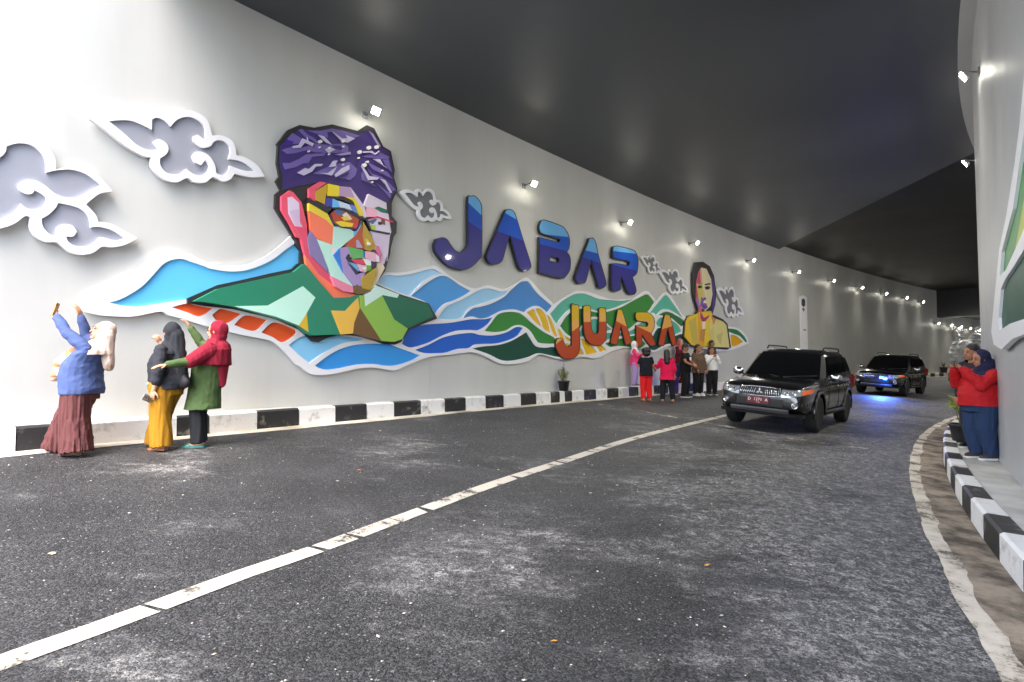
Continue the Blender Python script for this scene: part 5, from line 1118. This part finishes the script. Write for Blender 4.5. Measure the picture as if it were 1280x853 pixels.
    # wheels
    for x in (1.40, -1.40):
        for sy in (-1, 1):
            T = Matrix.Translation((x, sy * .785, .372))
            bm = bmesh.new(); lathe_bm(bm, [(.245, -.115), (.30, -.130), (.350, -.118), (.370, -.09), (.372, 0), (.370, .09), (.350, .118), (.30, .130), (.245, .115)], 36, 'Y', T)
            wh = empty('wheel'); wh.parent = root; from_bm('tyre', bm, M_TYRE, wh, True)
            bm = bmesh.new(); o_ = sy * .06; lathe_bm(bm, [(.248, -.10), (.248, .10), (.232, .105), (.228, sy * .02), (.04, sy * .02 - .002)] if sy > 0 else [(.248, .10), (.248, -.10), (.232, -.105), (.228, -.02), (.04, -.018)], 32, 'Y', T); from_bm('rim', bm, mat('rim_dark', (120, 121, 123), .35, metal=.8), wh, True)
            for k in range(6):
                a = 2 * math.pi * k / 6 + .3; bm = bmesh.new(); u = Vector((math.cos(a), 0, math.sin(a))); v = Vector((-math.sin(a), 0, math.cos(a)))
                rr = [[T @ (u * r_ + v * (-ww) + Vector((0, sy * yo, 0))), T @ (u * r_ + v * ww + Vector((0, sy * yo, 0))), T @ (u * r_ + v * ww + Vector((0, sy * (yo - .03), 0))), T @ (u * r_ + v * (-ww) + Vector((0, sy * (yo - .03), 0)))] for r_, ww, yo in ((.02, .032, .085), (.12, .026, .092), (.24, .040, .104))]
                loft_bm(bm, rr); from_bm('spoke', bm, M_CHROME, wh)
            bm = bmesh.new(); lathe_bm(bm, [(.045, sy * .07), (.042, sy * .105), (.01, sy * .11)], 16, 'Y', T); from_bm('hub_cap', bm, M_SILVER, wh, True)
    return root
def copy_tree(o, parent=None):
    c = o.copy(); COL.objects.link(c); c.parent = parent
    for ch in list(o.children): copy_tree(ch, c)
    return c
def place_car(root, px, py, wheel, rz, k=.965):
    """put the given wheel contact on the banked road"""
    for _ in range(3):
        p = on_road(px, py); nrm = Vector(((zroad(p.x - .5, p.y) - zroad(p.x + .5, p.y)), (zroad(p.x, p.y - .5) - zroad(p.x, p.y + .5)), 1)).normalized()
        fw = Vector((math.cos(rz), math.sin(rz), 0)); fw = (fw - nrm * fw.dot(nrm)).normalized(); lf = nrm.cross(fw)
        M = Matrix((fw, lf, nrm)).transposed().to_4x4(); M.translation = p - M.to_3x3() @ Vector(wheel) * k
    M = M @ Matrix.Diagonal((k, k, k, 1)); root.matrix_world = M; return M
suv = make_suv()
suv2 = copy_tree(suv); suv3 = copy_tree(suv)
gcar = 'black cars driving through the underpass'
place_car(suv, 1023, 541, (1.40, .90, 0), R(229)); tag(suv, 'black off-road car with red number plate at the head of the convoy', 'car', gcar)
M2 = place_car(suv2, 1134, 496, (1.40, .90, 0), R(223)); tag(suv2, 'black off-road car with glowing blue strobe lamps on its front', 'car', gcar)
M3 = place_car(suv3, 1238, 487, (1.40, .90, 0), R(214)); tag(suv3, 'black car at the far bend, partly hidden by the red jacket woman', 'car', gcar)
for c in (suv2, suv3):
    for ch in list(c.children):
        if ch.name.startswith('number_plate'):
            for g in list(ch.children): bpy.data.objects.remove(g)
            ch.data = ch.data.copy(); ch.data.materials[0] = mat('plate_dark', (36, 36, 40), .5)
# blue strobes behind the grille of the second car
M_BLUE = mat('strobe_blue', (10, 60, 255), .3, var=0, emit=(12, 64, 255), estr=60.)
for y, z in ((.33, .70), (.20, .735)):
    st = box('strobe_lamp', (2.45, y, z), (.03, .13, .06), mat('strobe_case', (18, 18, 22), .5), suv2, .006)
    st.matrix_parent_inverse = Matrix.Identity(4)
    box('strobe_lens', (2.47, y, z), (.012, .115, .05), M_BLUE, st, .004)
L_ = bpy.data.lights.new('strobe_light', 'SPOT'); L_.energy = 90; L_.color = (.08, .2, 1); L_.spot_size = R(105); L_.spot_blend = .8; L_.shadow_soft_size = .05
lo2 = bpy.data.objects.new('strobe_light', L_); COL.objects.link(lo2)
lo2.location = M2 @ Vector((2.56, .27, .72)); lo2.rotation_euler = (M2.to_3x3() @ Vector((1, 0, -.85))).to_track_quat('-Z', 'Y').to_euler()

L_ = bpy.data.lights.new('strobe_glow', 'POINT'); L_.energy = 4; L_.color = (.05, .16, 1); L_.shadow_soft_size = .06
lo3 = bpy.data.objects.new('strobe_glow', L_); COL.objects.link(lo3); lo3.location = M2 @ Vector((2.72, .27, .78))
# ================================================================ wall lamps
M_LAMP = mat('lamp_case', (150, 151, 152), .5, metal=.2)
LAMP_E = 34.
M_LED = mat('lamp_glow', (255, 252, 244), .3, var=0, emit=(255, 250, 234), estr=LAMP_E)
def wall_lamp(PF, s, z, off, label, group, sgn=1, k=.66):
    """floodlight on a bracket: x = along wall, y = away from wall"""
    p = PF(s, z, 0); p2 = PF(s + .01, z, 0); q = PF(s, z, .2)
    X = (p2 - p).normalized(); Y = (q - p).normalized(); Z = Vector((0, 0, 1))
    root = empty('flood_lamp', p); tag(root, label, 'lamp', group)
    W = lambda x, y, z_: X * x + Y * y + Z * z_
    plate = box('wall_plate', (0, 0, 0), (.12, .02, .12), M_LAMP, root, .004, Matrix((X, Y, Z)).transposed().to_4x4() @ Matrix.Translation((0, .012, .02)))
    tube('bracket', [W(0, .01, .02), W(0, off * .6, .05), W(0, off, .03)], .014, M_LAMP, root, 8)
    nrm = (Y * .84 - Z * .55).normalized(); u = X; v = nrm.cross(u); MM = Matrix((u, v, nrm)).transposed().to_4x4(); c = W(0, off, 0)
    T = Matrix.Translation(c) @ MM
    hs = box('housing', (0, 0, -.028), (.25 * k, .19 * k, .04), M_LAMP, root, .008, T)
    for i in range(5): box('cooling_fin', (-.06 + .03 * i, 0, -.056), (.006, .10, .018), M_LAMP, hs, 0, T)
    box('glowing_lens', (0, 0, .0), (.235 * k, .175 * k, .008), M_LED, root, 0, T)
    L_ = bpy.data.lights.new('flood_light', 'SPOT'); L_.energy = 68; L_.color = (1, .965, .89); L_.spot_size = R(150); L_.spot_blend = 1.; L_.shadow_soft_size = .07
    lo_ = bpy.data.objects.new('flood_light', L_); COL.objects.link(lo_); lo_.parent = root; lo_.location = c + nrm * .03; lo_.rotation_euler = (Y * .76 - Z * .65).to_track_quat('-Z', 'Y').to_euler()
    return root
lpx = [(470, 139), (668, 230), (788, 278), (872, 304), (942.7, 325.7), (999.3, 340.3), (1043, 351.4), (1078.4, 360), (1108.3, 367.3), (1134, 372.5), (1154.6, 377.8)]
sl_ = [WL(x, y, .34) for x, y in lpx]
for i, (s, z_) in enumerate(sl_):
    wall_lamp(PL, s, z_, .34, 'lit floodlight on a short bracket high on the mural wall', 'floodlights along the mural wall')
zf_ = WL(1173, 404.6, .3)[1]
for px in (1173, 1189, 1201, 1213, 1225):
    y_ = 404.6 + (px - 1173) * .155; a = WL(px, y_, .3); wall_lamp(PL, a[0], a[1], .34, 'lit floodlight on the wall past the dark ceiling beam', 'floodlights past the beam')
rs_ = []
for (x, y) in ((1222, 92), (1214, 203)):
    p = on_z(x, y, HL); s = (TH2 - math.atan2(p.y - C2Y, p.x - C2X)) * RR; rs_.append(s)
    wall_lamp(PR, s, HL, max(.2, math.hypot(p.x - C2X, p.y - C2Y) - RR), 'lit floodlight bracketed high on the wall above the green relief', 'floodlights on the relief wall')
# row continued with unseen lamps, added round the bend to brighten the mural wall
for k in range(1, 4):
    s = rs_[1] + (rs_[1] - rs_[0]) * k
    if s < SR1 - 1: wall_lamp(PR, s, HL, .3, 'unseen floodlight added round the bend to brighten the mural wall', 'added floodlights round the bend')
# ================================================================ potted plants
M_POT = mat('pot_black', (30, 30, 32), .5, var=.1); M_SOIL = mat('soil', (52, 40, 30), .95, bump=.5)
def potted(label, loc, rp, hp, kind, mleaf, seed):
    rnd = random.Random(seed); root = empty('potted_plant', loc); tag(root, label, 'plant')
    bm = bmesh.new(); lathe_bm(bm, [(rp * .72, 0), (rp * .76, .01), (rp * .97, hp * .88), (rp * 1.06, hp * .88), (rp * 1.06, hp), (rp * .96, hp), (rp * .93, hp * .9)], 24); from_bm('pot', bm, M_POT, root, True)
    bm = bmesh.new(); lathe_bm(bm, [(rp * .94, hp * .86), (rp * .5, hp * .92), (.01, hp * .93)], 16); from_bm('soil', bm, M_SOIL, root, True)
    bs = bmesh.new(); bl = bmesh.new()
    def leaf(p, d, l, w_):
        d = d.normalized(); side = d.cross(Vector((rnd.uniform(-1, 1), rnd.uniform(-1, 1), .4))).normalized(); up = side.cross(d)
        q = [p, p + d * l * .45 + side * w_ + up * l * .06, p + d * l - up * l * .1, p + d * l * .45 - side * w_ + up * l * .06]
        c = p + d * l * .45 - up * l * .03
        v = [bl.verts.new(x) for x in q]; vc = bl.verts.new(c)
        for i in range(4): bl.faces.new((v[i], v[(i + 1) % 4], vc))
    if kind == 'shrub':
        for i in range(16):
            a = rnd.uniform(0, 6.28); h = rnd.uniform(.16, .40) * (1.25 if i % 5 == 0 else .85); top = Vector((math.cos(a) * rnd.uniform(.02, .17), math.sin(a) * rnd.uniform(.02, .17), hp + h)); b0 = Vector((math.cos(a) * .06, math.sin(a) * .06, hp * .9))
            m_ = b0.lerp(top, .5) + Vector((0, 0, .03)); tube_bm(bs, [b0, m_, top], [.006, .005, .003], 5)
            for k in range(22):
                t = rnd.uniform(.25, 1); p = b0.lerp(m_, t * 2) if t < .5 else m_.lerp(top, t * 2 - 1); leaf(p, Vector((rnd.uniform(-1, 1), rnd.uniform(-1, 1), rnd.uniform(-.2, .9))), rnd.uniform(.03, .055), rnd.uniform(.007, .012))
    else:
        for i in range(11):
            a = rnd.uniform(0, 6.28); h = rnd.uniform(.25, .48); r_ = rnd.uniform(.08, .30); top = Vector((math.cos(a) * r_, math.sin(a) * r_, hp + h)); b0 = Vector((math.cos(a) * .04, math.sin(a) * .04, hp * .9)); m_ = b0.lerp(top, .5) + Vector((0, 0, .08))
            tube_bm(bs, [b0, m_, top], [.008, .007, .004], 5)
            for k in range(9):
                t = rnd.uniform(.45, 1); p = b0.lerp(m_, t * 2) if t < .5 else m_.lerp(top, t * 2 - 1); leaf(p, Vector((rnd.uniform(-1, 1), rnd.uniform(-1, 1), rnd.uniform(-.4, .7))), rnd.uniform(.10, .17), rnd.uniform(.016, .026))
    from_bm('stems', bs, mat('stem', (94, 92, 54), .7), root); from_bm('leaves', bl, mleaf, root, False, False); return root
M_LF1 = mat('leaf_dry', (134, 134, 84), .6, var=.35, scale=25.); M_LF2 = mat('leaf_lime', (136, 150, 62), .5, var=.35, scale=14.)
potted('small dry shrub in a black pot on the kerbside under the orange J', PL(WL(697, 480)[0], PB, .20), .155, .255, 'shrub', M_LF1, 3)
pp = on_z(1205, 553, -1.27); pp.z = zroad(pp.x, pp.y) + .235; pp = on_z(1205, 553, pp.z); pp.z = zroad(pp.x, pp.y) + .236
potted('leafy plant in a black pot on the pavement before the red jacket woman', pp, .20, .30, 'leafy', M_LF2, 8)
potted('small shrub in a black pot by the far wall past the second car', PL(WL(1175, 462)[0], PB, .25), .25, .45, 'shrub', mat('leaf_dark', (54, 62, 40), .6, var=.3), 11)
# ================================================================ banner and silver relief
ban = empty('wall_banner', PL(*WL(1005, 430), .0)); binv = ban.matrix_basis.inverted()
pz = [(1000, 371), (1004, 369), (1008.5, 372), (1010, 437), (1001, 437)]
ks = [slab('cloth', [wl_loop(pz, .05)], .02, .05, mat('banner_white', (246, 243, 248), .6, var=.06)), slab('emblem', [wl_loop([(1002, 375), (1004.5, 373), (1006.5, 376), (1006.5, 382), (1004, 384), (1002, 381)], .056)], .048, .056, mat('banner_emblem', (60, 62, 66), .6)),
      slab('emblem', [wl_loop([(1002.5, 386), (1004.5, 385), (1006, 387), (1004.5, 390)], .056)], .048, .056, mat('banner_emblem2', (120, 118, 116), .6)), slab('print_line', [wl_loop([(1004.5, 412), (1007.5, 412), (1007.5, 413.4), (1004.5, 413.4)], .056)], .048, .056, mat('banner_emblem', (60, 62, 66), .6))]
for x in ks:
    if x: x.parent = ban; x.matrix_parent_inverse = binv
tag(ban, 'tall narrow white banner with dark emblem on the wall above the first car', 'banner')
outl = [(1188, 452), (1186.5, 442), (1190, 431), (1194, 424), (1193, 414), (1197, 408), (1202, 409), (1206, 416), (1205, 424), (1210, 425), (1214, 417), (1217, 410), (1222, 408), (1228, 412), (1234, 420), (1238, 452)]
bm = fill2([smooth2(outl, 3)])
for _ in range(3): bmesh.ops.subdivide_edges(bm, edges=bm.edges[:], cuts=1, use_grid_fill=True)
bmesh.ops.triangulate(bm, faces=bm.faces[:])
inb = set(v for e in bm.edges if len(e.link_faces) == 1 for v in e.verts)
for v in bm.verts:
    x, y = v.co.x, v.co.y; b_ = .04 if v in inb else .10 + .30 * abs(noise.noise((x * .5, y * .3, 1))) + .14 * noise.noise((x * 1.1, y * .9, 7))
    s, z = WL(x, y, .1); v.co = PL(s, z, b_)
sil = from_bm('silver_relief', bm, mat('silver_foil', (214, 215, 217), .4, metal=.0, var=.1, scale=2.), None, True); tag(sil, 'crumpled silver relief sculpture on the far wall past the beam', 'sculpture')
# ================================================================ loose chips and litter on the road
rnd = random.Random(5); cv = []; cf_ = []
OCT = [(1, 0, 0), (0, 1, 0), (-1, 0, 0), (0, -1, 0), (0, 0, 1), (0, 0, -1)]; OF = [(0, 1, 4), (1, 2, 4), (2, 3, 4), (3, 0, 4), (1, 0, 5), (2, 1, 5), (3, 2, 5), (0, 3, 5)]
for i in range(3000):
    s = rnd.uniform(1, 30); d = rnd.uniform(.7, 8.6)
    if i % 3 == 0: d = rnd.uniform(5.2, 8.4)
    p = PL(s, 0, d)
    if math.hypot(p.x - C2X, p.y - C2Y) < RR + .62: continue
    p.z = zroad(p.x, p.y) + .003; r_ = rnd.choice((.003, .003, .004, .005, .006, .006, .009)) * rnd.uniform(.7, 1.2); a_ = rnd.uniform(0, 6); ca, sa_ = math.cos(a_), math.sin(a_); ex = rnd.uniform(.8, 2.2); b0 = len(cv)
    for (x, y, z) in OCT:
        x = x * ex * r_ * rnd.uniform(.7, 1.2); y = y * r_ * rnd.uniform(.7, 1.2); cv.append((p.x + x * ca - y * sa_, p.y + x * sa_ + y * ca, p.z + z * r_ * .6))
    cf_ += [tuple(b0 + k for k in f) for f in OF]
me = bpy.data.meshes.new('road_chips'); me.from_pydata(cv, [], cf_); bm = bmesh.new(); bm.from_mesh(me); bpy.data.meshes.remove(me)
o = from_bm('road_chips', bm, mat('stone_chip', (178, 172, 160), .85, var=.3, scale=2.)); o['kind'] = 'stuff'; o['label'] = 'pale stone chips and grit scattered on the asphalt'
def lay(name, label, px, py, size, m, kind):
    p = on_road(px, py, .004); bm = bmesh.new(); rr = random.Random(int(px)); n = 7
    vs = [bm.verts.new(p + Vector((math.cos(2 * math.pi * k / n) * size * rr.uniform(.5, 1.1), math.sin(2 * math.pi * k / n) * size * .6 * rr.uniform(.5, 1.1), rr.uniform(0, .012)))) for k in range(n)]
    c = bm.verts.new(p + Vector((0, 0, .014)))
    for k in range(n): bm.faces.new((vs[k], vs[(k + 1) % n], c))
    o = from_bm(name, bm, m, None, False); return tag(o, label, kind)
M_DL = mat('dead_leaf', (176, 122, 50), .7, var=.2)
lay('dead_leaf', 'yellow dead leaf on the asphalt near the bottom of the lane', 692, 803, .022, M_DL, 'leaf')
lay('dead_leaf', 'orange dead leaf between the mural kerb and the lane line', 449, 588, .035, mat('dead_leaf_orange', (176, 86, 44), .7), 'leaf')
lay('dead_leaf', 'brown dead leaf lying in the dusty lane before the first car', 884, 707, .026, M_DL, 'leaf')
lay('paper_scrap', 'small crumpled tan paper scrap on the asphalt left of the lane line', 64, 693, .035, mat('paper_tan', (196, 176, 140), .8), 'paper')
